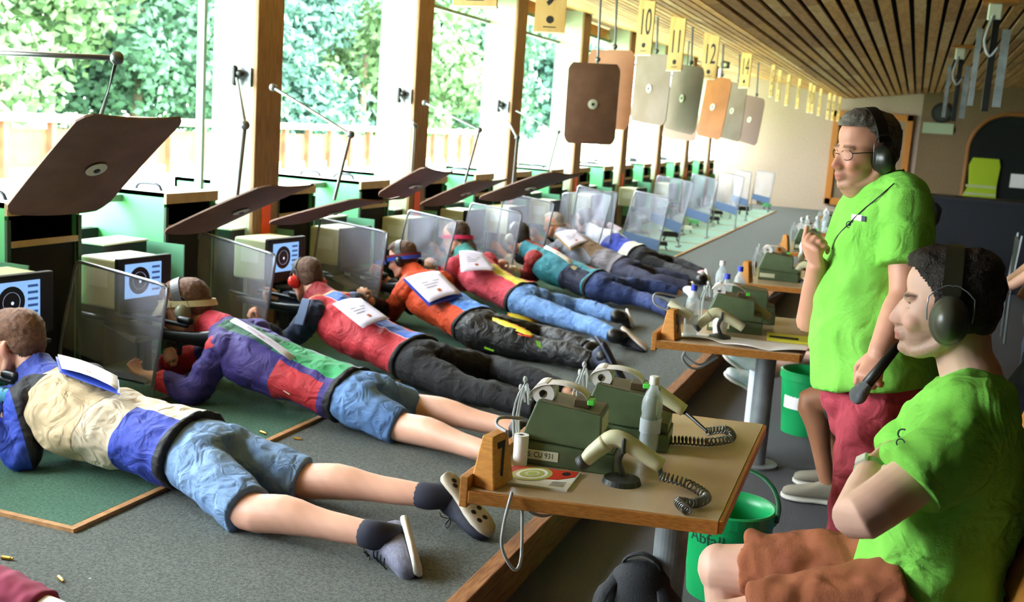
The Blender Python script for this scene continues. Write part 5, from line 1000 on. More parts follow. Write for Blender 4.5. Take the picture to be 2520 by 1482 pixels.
# flames on the black trousers
M_fl = mat('flame_yellow', 'f0e04a', .5); M_fo = mat('flame_orange', 'f0502a', .5); M_lime = mat('lime_stripe', '8ee03a', .5)
def decal(root, pts, d, M, name, n=None):
    o_ = np.array(root.location); mb = MB(); ps = [P(px, py, d=d_)-o_ for (px, py), d_ in zip(pts, d if isinstance(d, list) else [d]*len(pts))]; mb.slab(ps, .004); return part(name, mb, M, root)
jj = s4['jj']
def on_leg(a, b, t, lift, side=0.0): c = lerp(a, b, t); return c+V(0, 0, lift)+s4['lat']*side
for (a, b, sd) in ((jj['pel'], jj['knN'], .045), (jj['pel']-s4['lat']*.17, jj['knF'], .035)):
    for M_, k0, lift in ((M_fo, 1.0, .108), (M_fl, .6, .113)):
        vs = []; N = 14
        for i in range(N+1):
            t = .32+.6*i/N; w_ = (.052*math.sin(math.pi*i/N)**.6+.010*math.sin(i*2.3))*k0; cc = on_leg(a, b, t, lift-.025*t, sd)
            vs += [cc+s4['lat']*w_-V(0, 0, .014*k0), cc-s4['lat']*w_+V(0, 0, .004), ]
        mb = MB(); mb.add([v-np.array(s4['r'].location) for v in vs], [(2*i, 2*i+2, 2*i+3, 2*i+1) for i in range(N)]); o = part('flame_print', mb, M_, s4['r'], smooth=True); o.modifiers.new('t', 'SOLIDIFY').thickness = .003
for pts in (((1318, 838), (1328, 841), (1334, 858), (1322, 852)), ((1395, 850), (1428, 862), (1430, 866), (1396, 856)), ((1192, 853), (1216, 862), (1214, 866), (1192, 858))):
    decal(s4['r'], pts, 6.72, M_lime, 'lime_stripe')
# papers pinned to backs
def sheet_on(pts, ys, lab, base=None, M=None, prints=True, name='start_paper', group='papers lying on the shooters backs'):
    c = [P(px, py, y=y) for (px, py), y in zip(pts, ys)]; ctr = sum(c)/4; r = tag(empty(name, ctr), lab, 'paper', group); c = [p-ctr for p in c]
    mb = MB(); N = 6; vs = []
    for i in range(N+1):
        for j_ in range(N+1): u, v = i/N, j_/N; vs.append((c[0]*(1-u)+c[1]*u)*(1-v)+(c[3]*(1-u)+c[2]*u)*v+V(0, 0, .012*math.sin(math.pi*u)))
    mb.add(vs, [(i*(N+1)+j_, (i+1)*(N+1)+j_, (i+1)*(N+1)+j_+1, i*(N+1)+j_+1) for i in range(N) for j_ in range(N)]); o = part('sheet', mb, M or mat('lilac_paper', 'cfc8da', .8), r, smooth=True); o.modifiers.new('t', 'SOLIDIFY').thickness = .002
    if base: mb = MB(); nn = _n(np.cross(c[1]-c[0], c[3]-c[0])); nn = nn if nn[2] > 0 else -nn; mb.slab([p*1.06-nn*.012+V(0, 0, -.004) for p in c], .006); part('clipboard', mb, base, r)
    if prints:
        def q(u, v): return (c[0]*(1-u)+c[1]*u)*(1-v)+(c[3]*(1-u)+c[2]*u)*v+V(0, 0, .012*math.sin(math.pi*u)+.0025)
        mb = MB()
        for k in range(3): mb.slab([q(.25, .35+.1*k), q(.75-.1*k, .35+.1*k), q(.75-.1*k, .38+.1*k), q(.25, .38+.1*k)], .0005)
        part('print_lines', mb, mat('grey_print', '8a8a90', .6), r); mb = MB(); mb.slab([q(.45, .7), q(.55, .7), q(.55, .8), q(.45, .8)], .0008); part('stamp', mb, mat('stamp_brown', 'a0502a', .6), r)
    return r
M_bclip = mat('blue_clipboard', '2440a8', .5)
sheet_on([(142, 872), (289, 926), (291, 958), (152, 906)], [3.55, 3.47, 3.33, 3.38], 'white paper on the back of the cream jacket', base=M_bclip, M=M_paper)
sheet_on([(578, 782), (728, 878), (716, 888), (566, 790)], [4.6, 4.5, 4.4, 4.5], 'paper seen edge-on over the purple and green jacket', M=None)
sheet_on([(818, 748), (888, 734), (960, 785), (893, 808)], [5.42, 5.58, 5.46, 5.3], 'lilac paper on the red and blue jacket')
sheet_on([(996, 684), (1080, 667), (1135, 722), (1056, 745)], [6.55, 6.75, 6.6, 6.4], 'lilac paper on a blue clipboard on the orange jacket', base=M_bclip)
sheet_on([(1130, 618), (1186, 622), (1222, 666), (1134, 670)], [7.95, 8.1, 7.85, 7.7], 'lilac paper on the pink jacket')
sheet_on([(1344, 604), (1410, 644), (1404, 650), (1338, 610)], [9.05, 8.95, 8.85, 8.95], 'white paper seen edge-on over the teal jacket', M=M_paper)
sheet_on([(1366, 574), (1418, 566), (1450, 594), (1404, 612)], [10.3, 10.5, 10.4, 10.15], 'lilac paper on a tan board on the back in grey', base=mat('tan_board', 'b8945c', .6))
sheet_on([(1462, 592), (1500, 546), (1536, 564), (1484, 602)], [11.4, 11.6, 11.6, 11.35], 'large white paper standing off the back beyond the ponytail')
# rifles
M_gun = mat('dark_gun_metal', '1c1e22', .35, metal=.5); M_gunl = mat('pale_gun_metal', '9aa4b0', .3, metal=.7)
def rifle(a, b, lab, stock=None, length=1.15):
    a, b = np.array(a, float), np.array(b, float); d = _n(b-a); r = tag(empty('rifle', a), lab, 'rifle', 'rifles of the prone shooters'); up = V(0, 0, 1)-d*d[2]
    mb = MB(); mb.tube([d*.3, d*length], [.016, .014], seg=12, caps='flat'); part('barrel', mb, M_gun, r, smooth=True)
    mb = MB(); mb.tube([V(0, 0, 0), d*.12-up*.01, d*.3-up*.02, d*.62-up*.025, d*.7-up*.02], [(.02, .05), (.02, .035), (.024, .03), (.022, .028), (.016, .016)], ref=up, seg=14); part('stock', mb, stock or M_gun, r, smooth=True)
    mb = MB(); mb.tube([d*.16+up*.05, d*.5+up*.05], [.014, .014], seg=12); part('receiver', mb, M_gun, r, smooth=True); mb = MB(); mb.tube([d*.14+up*.075, d*.2+up*.075], .02, seg=12); part('rear_sight', mb, M_gun, r, smooth=True); mb = MB(); mb.tube([d*(length-.08)+up*.02, d*(length)+up*.02], .018, seg=12); part('front_sight', mb, M_gun, r, smooth=True)
    mb = MB(); mb.tube([d*.2, d*.2-up*.1], [.018, .014], seg=10); part('grip', mb, M_gun, r, smooth=True)
rifle(P(95, 985, y=3.42), P(-120, 930, y=3.5), 'light blue rifle at the left edge, held by the man in the cream jacket', mat('light_blue_stock', '5cb0dc', .35))
rifle(P(520, 838, y=4.55), P(200, 772, y=4.62), 'long dark rifle of the visor wearer, behind the nearest clear screen')
rifle(P(770, 765, y=5.75), P(640, 735, y=5.9), 'dark rifle in front of the red earmuffs')
rifle(P(985, 712, y=6.9), P(800, 672, y=7.05), 'dark rifle held by the shooter in the orange jacket')
rifle(P(1125, 640, y=8.35), P(1035, 620, y=8.5), 'dark rifle beside the pink headband')
rifle(P(1290, 640, y=9.3), P(1200, 628, y=9.45), 'dark rifle of the shooter in the teal jacket')
# shooter whose leg enters at the lower left corner
r = tag(empty('person', P(-60, 1440, z=PZ)), 'person of whom only a maroon trouser leg shows in the bottom left corner', 'person')
a, b, c = P(-260, 1380, z=.25), P(-10, 1462, z=.2), P(105, 1505, z=.19); o_ = np.array(r.location)
mb = MB(); leg(mb, a, b, lerp(b, c, 1.5), fat=.9); mb.tube([a+V(-.5, 0, .05), a], [(.16, .1), (.15, .1)], ref=(0, 0, 1)); mb.ell(a+V(-.62, .0, .12), (.1, .085, .1)); me = solidify(mb, .009, 3, name='body'); skin_tones(me, None, 'e0ab92'); place('body', me, M_skin, r)
mb = MB(); mb.tube([a+V(-.2, 0, .02), a, b, c], [.12, .11, .075, .06], seg=20, caps='flat', sub=4); me = solidify(mb, .009, 2, disp=.02, dscale=.06, name='trousers'); place('trousers', me, mat('maroon_cloth', '8e2748', .85), r)
mb = MB(); mb.tube([c-V(.02, 0, 0), lerp(b, c, 1.35)], [.05, .045], seg=14); me = solidify(mb, .008, 2, name='sock'); place('sock', me, mat('white_sock', 'eeeae6', .9), r)
# ------------------------------------------------------------------ the two men in lime green shirts and the people behind them
M_lime2 = mat('lime_shirt', '8adc58', .85, color2='7ccf4a', nscale=5, bump=.25, bscale=260, sheen=0); crease(M_lime2, .5, 8)
M_redtr = mat('red_trousers', 'c4485a', .85, color2='b03c4c', nscale=7, bump=.25, bscale=260); M_rust = mat('rust_shorts', 'a9623f', .85, color2='965236', nscale=9, bump=.3, bscale=260)
def cloth(name, mb, M, root, voxel=.008, disp=.03, ds=.09, sm=3): me = solidify(mb, voxel, sm, disp=disp, dscale=ds, name=name); return place(name, me, M, root)
def D(px, py, d): return P(px, py, d=d)
UP = V(0, 0, 1)
crease(M_redtr, .6, 9); crease(M_rust, .35, 7)
# standing man
r = empty('person', V(-.08, 3.75, 0)); tag(r, 'standing man in a lime green shirt and red trousers, with glasses, holding a microphone', 'person'); man = r
h = Head(D(2130, 377, 3.6), (-.80, -.58, -.12), (.05, 0, 1), 1.03)
T = [(2160, 445), (2178, 485), (2176, 560), (2168, 650), (2152, 760), (2147, 860), (2150, 948)]
C_ = [D(x, y, 3.64) for x, y in T]
shL, elL, wrL = D(2226, 520, 3.42), D(2228, 720, 3.36), D(2165, 868, 3.3); shR, elR, wrR = D(2120, 530, 3.86), D(1998, 790, 3.78), D(2012, 655, 3.62)
hipL, hipR = D(2160, 985, 3.54), D(2140, 985, 3.74); knL, knR = D(2112, 1210, 3.52), D(2120, 1210, 3.76); anL, anR = D(2068, 1525, 3.5), D(2110, 1500, 3.76)
mb = MB(); head_shapes(mb, h, fat=.022)
mb.tube([h.p(-.03, 0, -.02), lerp(h.p(-.02, 0, -.07), C_[0], .6), C_[1]+V(0, 0, -.01)], [.068, .07, .068], seg=18); h.ell(mb, (.03, 0, -.105), (.05, .055, .04))
mb.tube(C_[1:], [(.17, .07), (.21, .12), (.21, .15), (.205, .17), (.2, .175), (.19, .16)], ref=V(1, 0, 0), seg=26)
arm(mb, shL, elL, wrL, fat=1.05, r=(.055, .047, .034)); arm(mb, shR, elR, wrR, fat=1.05, r=(.055, .047, .033))
leg(mb, hipL, knL, anL, back=V(1, 0, 0)); leg(mb, hipR, knR, anR, back=V(1, 0, 0))
dL = _n(D(2128, 945, 3.26)-wrL); hand(mb, wrL, dL, V(.25, .8, -.3), side=-1, curl=1.05, sc=1.05, thumb_in=.9)
hand(mb, wrR, _n(D(1995, 600, 3.55)-wrR), V(.55, .8, -.1), side=1, curl=1.45, sc=1.1, thumb_in=.5, spread=.02)
me = solidify(mb, .0048, 3, name='body'); skin_tones(me, h, 'd59a80', stubble=.25, brow='6b5848', red=.2); place('body', me, M_skin, r); eyes(h, r, look=(-.25, 0))
hair(h, r, M_hgrey, voxel=.0055, rough=.012, front=-.02)
mb = MB(); mb.tube([C_[0]+V(0, 0, .012)]+C_[1:], [(.092, .092), (.2, .11), (.245, .145), (.245, .175), (.24, .192), (.235, .197), (.24, .2)], ref=V(1, 0, 0), seg=40, caps='flat', sub=4)
mb.tube([shL+V(0, .04, .03), lerp(shL, elL, .35), lerp(shL, elL, .66)], [.085, .078, .08], seg=20, caps='flat', sub=4); mb.tube([shR+V(0, -.04, .03), lerp(shR, elR, .35), lerp(shR, elR, .62)], [.085, .078, .08], seg=20, caps='flat', sub=4)
mb.tube([shL+V(0, .06, .035), C_[1]], [.075, .09], seg=14); mb.tube([shR+V(0, -.06, .035), C_[1]], [.075, .09], seg=14)
cloth('t_shirt', mb, M_lime2, r, .0065, .032, .12)
mb = MB(); mb.tube([D(2150, 905, 3.64), D(2150, 985, 3.64), D(2150, 1020, 3.64)], [(.205, .175), (.2, .17), (.17, .15)], ref=V(1, 0, 0), seg=24)
for a, b, c in ((hipL, knL, anL), (hipR, knR, anR)): mb.tube([a, lerp(a, b, .5), b, lerp(b, c, .5), lerp(b, c, .93)], [.115, .1, .085, .078, .075], seg=22, caps='flat', sub=4)
cloth('trousers', mb, M_redtr, r, .008, .035, .1)
for a, s_ in ((anL, 0), (anR, 1)): shoe(r, V(a[0]+.07, a[1], .012), V(a[0]-.2, a[1]-.02, .012), V(0, 0, -1), mat('brown_leather', '5a4232', .5), M_blk)
muffs(h, r, mat('olive_black_cup', '24271f', .35), cupr=.034, sides=(1, -1))
# glasses
o_ = np.array(r.location); mb = MB()
for s_ in (1, -1):
    cc = [h.p(.094-.012*abs(math.cos(a)*s_*.5+.5)*1.0, s_*.032+.024*math.cos(a)*1.0, .002+.016*math.sin(a)) for a in np.linspace(0, 2*math.pi, 17)]
    mb.tube([p-o_ for p in cc], .0014, seg=6, sub=1); mb.tube([h.p(.082, s_*.056, .008)-o_, h.p(.05, s_*.073, .01)-o_, h.p(.0, s_*.08, .006)-o_], .0017, seg=6)
mb.tube([h.p(.1, .009, .004)-o_, h.p(.106, 0, .007)-o_, h.p(.1, -.009, .004)-o_], .0013, seg=6)
g = part('glasses', mb, M_gun, r, smooth=True)
# lanyard, badge, emblem
def belly(px, py, lift=.012):    # a point on the shirt's surface that faces the camera
    dg = bpy.context.evaluated_depsgraph_get(); dg.update(); rr = ray(px, py); rr = rr/np.linalg.norm(rr)
    ok, loc, nrm, idx, ob, _ = SC.ray_cast(dg, Vector(EYE+rr*2.6), Vector(rr), distance=2.2)
    return np.array(loc)-rr*lift if ok else P(px, py, d=3.45)
mb = MB(); mb.tube([belly(px, py, .006)-o_ for px, py in ((2200, 452), (2180, 470), (2150, 495), (2120, 520), (2090, 550), (2062, 580), (2048, 612))], .0022, seg=6); part('lanyard', mb, M_blk, r, smooth=True)
mb = MB(); mb.slab([belly(px, py, .004)-o_ for px, py in ((2096, 527), (2122, 530), (2121, 545), (2095, 541))], .003); part('name_badge', mb, M_paper, r)
mb = MB(); mb.slab([belly(px, py, .004)-o_ for px, py in ((2121, 531), (2131, 533), (2130, 546), (2120, 545))], .003); part('badge_clip', mb, M_navy, r)
c = belly(2091, 553, .003)-o_; mb = MB(); mb.lathe(c, [(.009, 0), (.012, 0), (.012, .002), (.009, .002)], seg=16, axis=-ray(2091, 553), capends=False); mb.lathe(c, [(.005, 0), (.004, .002)], seg=10, axis=-ray(2091, 553)); part('emblem', mb, M_navy, r)
# microphone
a, b = D(2196, 868, 3.24), D(2112, 972, 3.22); r = tag(empty('microphone', a), 'microphone hanging from the hand of the standing man', 'microphone'); o_ = np.array(a); d = _n(b-a)
mb = MB(); mb.tube([a-d*.03-o_, b-d*.02-o_], [.013, .017], seg=14, caps='flat'); part('handle', mb, M_blk, r, smooth=True)
mb = MB(); mb.ell(b-o_, (.026, .026, .028)); mb.tube([b-d*.03-o_, b-d*.015-o_], [.02, .024], seg=14); part('grille', mb, mat('mic_mesh', '8b9098', .4, metal=.6, bump=.8, bscale=700), r, smooth=True)
# seated man
r = empty('person', V(.0, 2.55, 0)); tag(r, 'seated man in a lime green shirt and rust brown shorts, arms folded, dark earmuffs', 'person')
h = Head(D(2330, 760, 2.45), (-1, .02, -.03), (.02, 0, 1), 1.0)
T = [(2392, 935), (2385, 990), (2372, 1075), (2350, 1180), (2312, 1290), (2288, 1400), (2292, 1490)]
C_ = [D(x, y, 2.44) for x, y in T]
shL, elL, wrL = D(2395, 1075, 2.24), D(2118, 1272, 2.2), D(2146, 1150, 2.40); shR, elR, wrR = D(2310, 1060, 2.66), D(2132, 1205, 2.58), D(2225, 1190, 2.36)
hipL, hipR = D(2230, 1500, 2.34), D(2210, 1430, 2.54); knL, knR = D(1790, 1548, 2.42), D(1778, 1402, 2.72); anL, anR = knL+V(.06, -.02, -.42), knR+V(.03, .02, -.44)
mb = MB(); head_shapes(mb, h)
mb.tube([h.p(-.035, 0, -.02), h.p(-.045, 0, -.1), C_[0]+V(0, 0, .0), C_[1]], [.058, .06, .066, .085], seg=20, sub=4)
mb.tube(C_[1:], [(.16, .07), (.19, .1), (.18, .12), (.17, .12), (.17, .12), (.165, .12)], ref=V(1, 0, 0), seg=26)
arm(mb, shL, elL, wrL, r=(.058, .05, .031)); arm(mb, shR, elR, wrR, r=(.054, .046, .03))
hand(mb, wrL, _n(D(2215, 1098, 2.52)-wrL), V(.5, .6, .1), side=1, curl=.5, sc=.95); hand(mb, wrR, _n(V(.9, -.25, .1)), V(0, .8, -.5), side=-1, curl=.5, sc=.95)
mb.tube([D(2178, 1152, 2.3), D(2190, 1166, 2.27), D(2168, 1180, 2.27)], [.009, .0085, .007], seg=10)
for a, b, c in ((hipL, knL, anL), (hipR, knR, anR)): mb.tube([a, lerp(a, b, .5), b], [.088, .077, .062], seg=20); mb.tube([b+V(.01, 0, -.01), lerp(b, c, .3)+V(.02, 0, 0), lerp(b, c, .6)+V(.01, 0, 0), c], [.058, .058, .045, .036], seg=18); mb.ell(b+V(-.012, 0, .008), (.05, .05, .055))
me = solidify(mb, .0042, 3, name='body'); skin_tones(me, h, 'e6b8a2', stubble=.5, brow='3a2a22'); place('body', me, M_skin, r); eyes(h, r)
def quiff(m_, h_): h_.ell(m_, (.035, 0, .11), (.05, .056, .024), tilt=.1); m_.tube([h_.p(.058, .03, .098), h_.p(.074, 0, .106), h_.p(.058, -.03, .098)], [.018, .02, .018], seg=10); h_.ell(m_, (-.05, 0, .09), (.06, .06, .05))
hair(h, r, M_hdark, voxel=.0045, rough=.007, extra=quiff, thick=1.02, front=.01)
mb = MB()
for s_ in (1, -1):
    mb = MB(); mb.tube([h.p(.014, s_*.069, .055), h.p(.014, s_*.0715, .02), h.p(.01, s_*.072, -.012)], [(.006, .02), (.006, .016), (.004, .008)], seg=10, ref=h.f); me = solidify(mb, .004, 2, disp=.006, dscale=.01, name='sideburn'); place('sideburn', me, M_hdark, r)
mb = MB(); mb.tube(C_, [(.082, .078), (.19, .098), (.235, .128), (.215, .148), (.2, .152), (.195, .155), (.2, .155)], ref=V(1, 0, 0), seg=40, caps='flat', sub=4)
hem = lerp(shL, elL, .56); mb.tube([shL+V(.0, .05, .02), lerp(shL, elL, .25), hem], [.092, .085, .082], seg=24, caps='flat', sub=5); mb.tube([shR+V(0, -.05, .02), lerp(shR, elR, .25), lerp(shR, elR, .55)], [.09, .08, .075], seg=24, caps='flat', sub=5)
mb.tube([shL+V(0, .05, .03), C_[1]+V(0, 0, -.01)], [.085, .09], seg=14); mb.tube([shR+V(0, -.05, .03), C_[1]+V(0, 0, -.01)], [.08, .09], seg=14)
cloth('t_shirt', mb, M_lime2, r, .0055, .03, .09)
mb = MB(); mb.tube([D(2262, 1425, 2.44), D(2240, 1500, 2.44), D(2225, 1540, 2.44)], [(.165, .125), (.185, .145), (.17, .13)], ref=V(1, 0, 0), seg=24)
for a, b in ((hipL, knL), (hipR, knR)): e = lerp(a, b, .84); mb.tube([a, lerp(a, e, .5), e], [.118, .104, .094], seg=24, caps='flat', sub=5)
cloth('shorts', mb, M_rust, r, .0065, .03, .07)
for a in (anL, anR): shoe(r, V(a[0]+.07, a[1], .012), V(a[0]-.2, a[1]-.02, .012), V(0, 0, -1), M_shd, M_solew)
muffs(h, r, mat('olive_grey_cup', '4b4d40', .32), Mb=mat('olive_band', '2e2f22', .35), cupr=.042, Mw=M_gunl)
o_ = np.array(r.location); d = _n(wrL-elL); a = np.cross(d, UP); a = _n(a); b = np.cross(d, a)
mb = MB(); mb.tube([wrL-d*.028-o_+a*math.cos(t)*.034+b*math.sin(t)*.034 for t in np.linspace(0, 2*math.pi, 25)], [(.003, .011)]*25, seg=8, ref=d, sub=1); w = part('watch', mb, mat('green_strap', '8fb878', .5), r, smooth=True)
n = _n(_n(EYE-wrL)+V(-.6, 0, .3)); n = _n(n-d*np.dot(n, d)); mb = MB(); mb.box(wrL-d*.028+n*.036-o_, (.034, .028, .01), rot=basis_rot(d, np.cross(n, d))); part('watch_case', mb, mat('watch_case', 'd8dcd8', .3, metal=.4), w, bevel=.003)
# emblem on his chest
def onshirt(px, py, lift, d0=1.9):
    dg = bpy.context.evaluated_depsgraph_get(); rr = ray(px, py); rr = rr/np.linalg.norm(rr); ok, loc, *_ = SC.ray_cast(dg, Vector(EYE+rr*d0), Vector(rr), distance=2.0); return np.array(loc)-rr*lift if ok else P(px, py, d=2.4)
for k, (px, py, s_) in enumerate(((2222, 1068, .012), (2216, 1090, .009))):
    c = onshirt(px, py, .003)-o_; mb = MB(); mb.lathe(c, [(s_*.7, 0), (s_, 0), (s_, .002), (s_*.7, .002)], seg=14, axis=-ray(px, py), capends=False); part('emblem', mb, M_navy, r)
# bench he sits on
M_bench = mat('bench_wood', 'c98a3e', .45, color2='b5742c', nscale=5, stretch=(3, .6, 3))
r = tag(empty('bench', V(.1, 2.75, 0)), 'varnished wooden bench with a slatted back under the seated man', 'bench')
for k, (x, z_) in enumerate(((.275, .97), (.225, .80), (.18, .64))):
    mb = MB(); mb.box((x, -.02, z_), (.028, 1.0, .15), rot=basis_rot((1, 0, -.28), (0, 1, 0))); part('back_slat', mb, M_bench, r, bevel=.006)
for x in (-.36, -.22, -.08, .06):
    mb = MB(); mb.box((x, 0, .43), (.12, 1.0, .028)); part('seat_slat', mb, M_bench, r, bevel=.006)
for y in (-.38, .38):
    mb = MB(); mb.tube([(-.38, y, 0.01), (-.36, y, .4), (.1, y, .4), (.3, y, 1.0)], .016, seg=8, sub=1); mb.tube([(.15, y, .01), (.1, y, .4)], .016, seg=8); part('leg', mb, M_blk, r, smooth=True)
# other people
def figure(name_lab, pel, shirt, legs, legM, shoeM, stand=False, skin='d8a487', hairM=None, long_legs=False, kn=None, an=None, face=(-1, 0, 0), reach=.28, lean=0, shoes=True):
    """a person facing -X; pel is the pelvis"""
    pel = np.array(pel, float); rr = tag(empty('person', V(pel[0], pel[1], 0)), name_lab, 'person'); up = UP
    nk = pel+V(.02-lean, 0, .52); hd = Head(nk+V(-.03, 0, .19), face, (0, 0, 1)); sh = [nk+V(.0, s*.18, -.06) for s in (-1, 1)]; el = [s+V(-.02-lean*.3, 0, -.28) for s in sh]; wr = [el[i]+V(-reach*.8, -(i*2-1)*.08, .03 if not stand else -.2) for i in (0, 1)]
    if kn is None: kn = [pel+V(-.45, s*.1, 0.0) for s in (-1, 1)] if not stand else [pel+V(-.02, s*.1, -.42) for s in (-1, 1)]
    if an is None: an = [V(k_[0]-.03, k_[1], .09) for k_ in kn]
    mb = MB(); head_shapes(mb, hd, detail=False); mb.tube([hd.p(-.03, 0, -.03), nk, nk-up*.06], [.055, .058, .08], seg=14); mb.tube([nk-up*.05, lerp(nk, pel, .4), pel], [(.15, .07), (.165, .1), (.16, .11)], ref=V(1, 0, 0), seg=20)
    for i in (0, 1): arm(mb, sh[i], el[i], wr[i]); hand(mb, wr[i], _n(wr[i]-el[i]), V(0, 0, -1), curl=.6, side=1 if i else -1); leg(mb, pel+V(-.03, (-.09, .09)[i], 0), np.array(kn[i]), np.array(an[i]), fat=.98, back=V(1, 0, 0))
    me = solidify(mb, .009, 3, name='body'); skin_tones(me, hd, skin); place('body', me, M_skin, rr); hair(hd, rr, hairM or M_hbrown, voxel=.008)
    mb = MB(); mb.tube([nk-up*.0, nk-up*.07, lerp(nk, pel, .4), pel-up*.04], [(.07, .07), (.17, .095), (.195, .13), (.185, .14)], ref=V(1, 0, 0), seg=26, caps='flat')
    for i in (0, 1): mb.tube([sh[i], lerp(sh[i], el[i], .62)], [.08, .07], seg=16, caps='flat'); mb.tube([sh[i]+up*.01, nk-up*.05], [.07, .07], seg=12)
    cloth('t_shirt', mb, shirt, rr, .01, .03, .1)
    mb = MB(); mb.tube([pel+up*.05, pel-up*.05], [(.165, .12), (.17, .125)], ref=V(1, 0, 0), seg=20)
    for i in (0, 1):
        a = pel+V(-.03, (-.09, .09)[i], 0)
        if legs: mb.tube([a, lerp(a, kn[i], .5), np.array(kn[i]), lerp(kn[i], an[i], .9)], [.108, .095, .078, .06], seg=18, caps='flat', sub=4)
        else: mb.tube([a, lerp(a, kn[i], .4), lerp(a, kn[i], .75)], [.108, .1, .092], seg=18, caps='flat', sub=4)
    cloth('trousers' if legs else 'shorts', mb, legM, rr, .01, .025, .08)
    if shoes:
        for i in (0, 1): a = np.array(an[i]); shoe(rr, V(a[0]+.06, a[1], .012), V(a[0]-.2, a[1]-.02, .012), V(0, 0, -1), shoeM, M_solew)
    return rr
kA = [D(1992, 985, 5.05), D(2010, 990, 5.3)]; aA = [P(2038, 1195, z=.09), P(2062, 1160, z=.09)]
figure('person in shorts and beige shoes sitting behind the standing man, tanned bare legs', V(-.02, 5.2, .52), mat('dark_shirt', '2a2c34', .9), False, mat('dark_shorts', '3a3630', .9), mat('beige_shoe', '8f8878', .8), kn=kA, an=aA, skin='a06c4e')
rB = figure('person behind the second table whose white sneakers stretch out beside its leg', V(-.02, 6.8, .5), mat('dark_shirt', '2a2c34', .9), False, mat('dark_shorts', '3a3630', .9), M_paper, kn=[D(1985, 868, 6.7), D(1992, 880, 6.9)], an=[D(1858, 905, 6.75), D(1850, 935, 6.6)], skin='e4b8a8', shoes=False)
M_snk = mat('white_teal_sneaker', 'd6d8e0', .6, color2='a8c8c8', nscale=20)
for (hx, hy), (tx, ty), d_ in (((1848, 925), (1778, 872), 6.6), ((1850, 960), (1782, 920), 6.4)): shoe(rB, D(hx, hy, d_), D(tx, ty, d_-.02), V(-.75, -.1, -.65), M_snk, M_solew, w=1.1)
figure('person in a dark navy shirt at the right photo edge, behind the seated man', V(.46, 3.9, .52), mat('navy_shirt', '1b2133', .9), True, mat('blue_jeans2', '3a5aa8', .85), M_shd, reach=.2, lean=-.03)
figure('person in a lime green shirt far back, mostly hidden by the standing man', V(.12, 8.8, .42), M_lime2, True, M_trb, M_shd, skin='b06a4a', hairM=M_hdark)
figure('standing person in a lime green shirt at the right photo edge', V(.83, 7.0, .92), M_lime2, True, mat('grey_blue_jeans', '56607a', .85), M_shd, stand=True, hairM=M_hbrown)
# far end of the hall
r = tag(empty('door_1', V(1.85, YF-.03, 0)), None, None, None, 'structure'); r['label'] = 'dark arched opening with a wooden edge in the end wall'
def arch(x0, x1, zt, R, y, n=14):
    pts = [(x0, y, 0)]+[(x0+R-R*math.cos(a), y, zt-R+R*math.sin(a)) for a in np.linspace(0, math.pi/2, n)]+[(x1-R+R*math.cos(a), y, zt-R+R*math.sin(a)) for a in np.linspace(math.pi/2, 0, n)]+[(x1, y, 0)]; return pts
mb = MB(); mb.slab(arch(-.85, 1.6, 2.42, .75, 0), .02); part('door_panel', mb, mat('dark_green_curtain', '0e1512', .9), r)
mb = MB(); mb.tube(arch(-.87, 1.62, 2.44, .77, -.01), .045, seg=8, sub=1); part('arch_trim', mb, mat('arch_wood', '96632e', .6), r)
r = tag(empty('safety_vest', P(2418, 445, y=YF-.1)), 'yellow high-visibility vest hanging on the dark arch', 'vest')
mb = MB(); mb.slab([(x, 0, z_) for x, z_ in ((-.24, .46), (.26, .46), (.3, .3), (.28, -.1), (.3, -.42), (-.38, -.42), (-.26, -.1), (-.3, .3))][::-1], .05); part('vest_cloth', mb, mat('hi_vis_yellow', 'a9c41e', .8), r, bevel=.01)
for z_ in (-.12, -.28): mb = MB(); mb.box((-.02, -.03, z_), (.6, .008, .05)); part('reflective_band', mb, mat('reflective', 'b8bc90', .4), r)
r = tag(empty('wall_sign', P(2508, 446, y=YF-.1)), 'white sign at the right photo edge on the dark arch', 'sign'); mb = MB(); mb.box((0, 0, 0), (.34, .02, .28)); part('plate', mb, M_paper, r)
r = tag(empty('wall_sign', P(2308, 316, y=YF-.05)), 'pale rectangular sign under the round clock', 'sign'); mb = MB(); mb.box((0, 0, 0), (.6, .02, .22)); part('plate', mb, mat('pale_green_sign', 'a8b896', .6), r)
r = tag(empty('wall_clock', P(2318, 278, y=YF-.05)), 'dark round clock on the end wall', 'clock'); mb = MB(); mb.lathe((0, .02, 0), [(.2, 0), (.21, .03), (.19, .05)], seg=32, axis=(0, -1, 0)); part('case', mb, M_blk, r)
mb = MB(); mb.lathe((0, -.031, 0), [(.15, 0), (.15, .003)], seg=32, axis=(0, -1, 0)); part('dial', mb, mat('dark_dial', '2c322c', .5), r)
for a, L in ((.5, .1), (2.3, .07)): mb = MB(); mb.box((math.sin(a)*L/2, -.038, math.cos(a)*L/2), (.015, .004, L), rot=basis_rot((math.cos(a), 0, -math.sin(a)), (0, 1, 0))); part('hand', mb, M_white, r)
r = tag(empty('notice_cabinet', V(-.95, YF-.08, 1.3)), 'orange wooden glazed notice cabinet on the end wall behind the man with glasses', 'notice cabinet')
mb = MB(); w, hh = 1.62, 2.0
for sx in (-1, 1): mb.box((sx*(w/2-.07), 0, 0), (.14, .1, hh))
for sz in (-1, 1): mb.box((0, 0, sz*(hh/2-.07)), (w, .1, .14))
part('frame', mb, mat('orange_frame', 'c07a2a', .5), r, bevel=.01)
mb = MB(); mb.box((0, .03, 0), (w-.2, .02, hh-.2)); part('backing', mb, mat('cork', '8f7f66', .9), r)
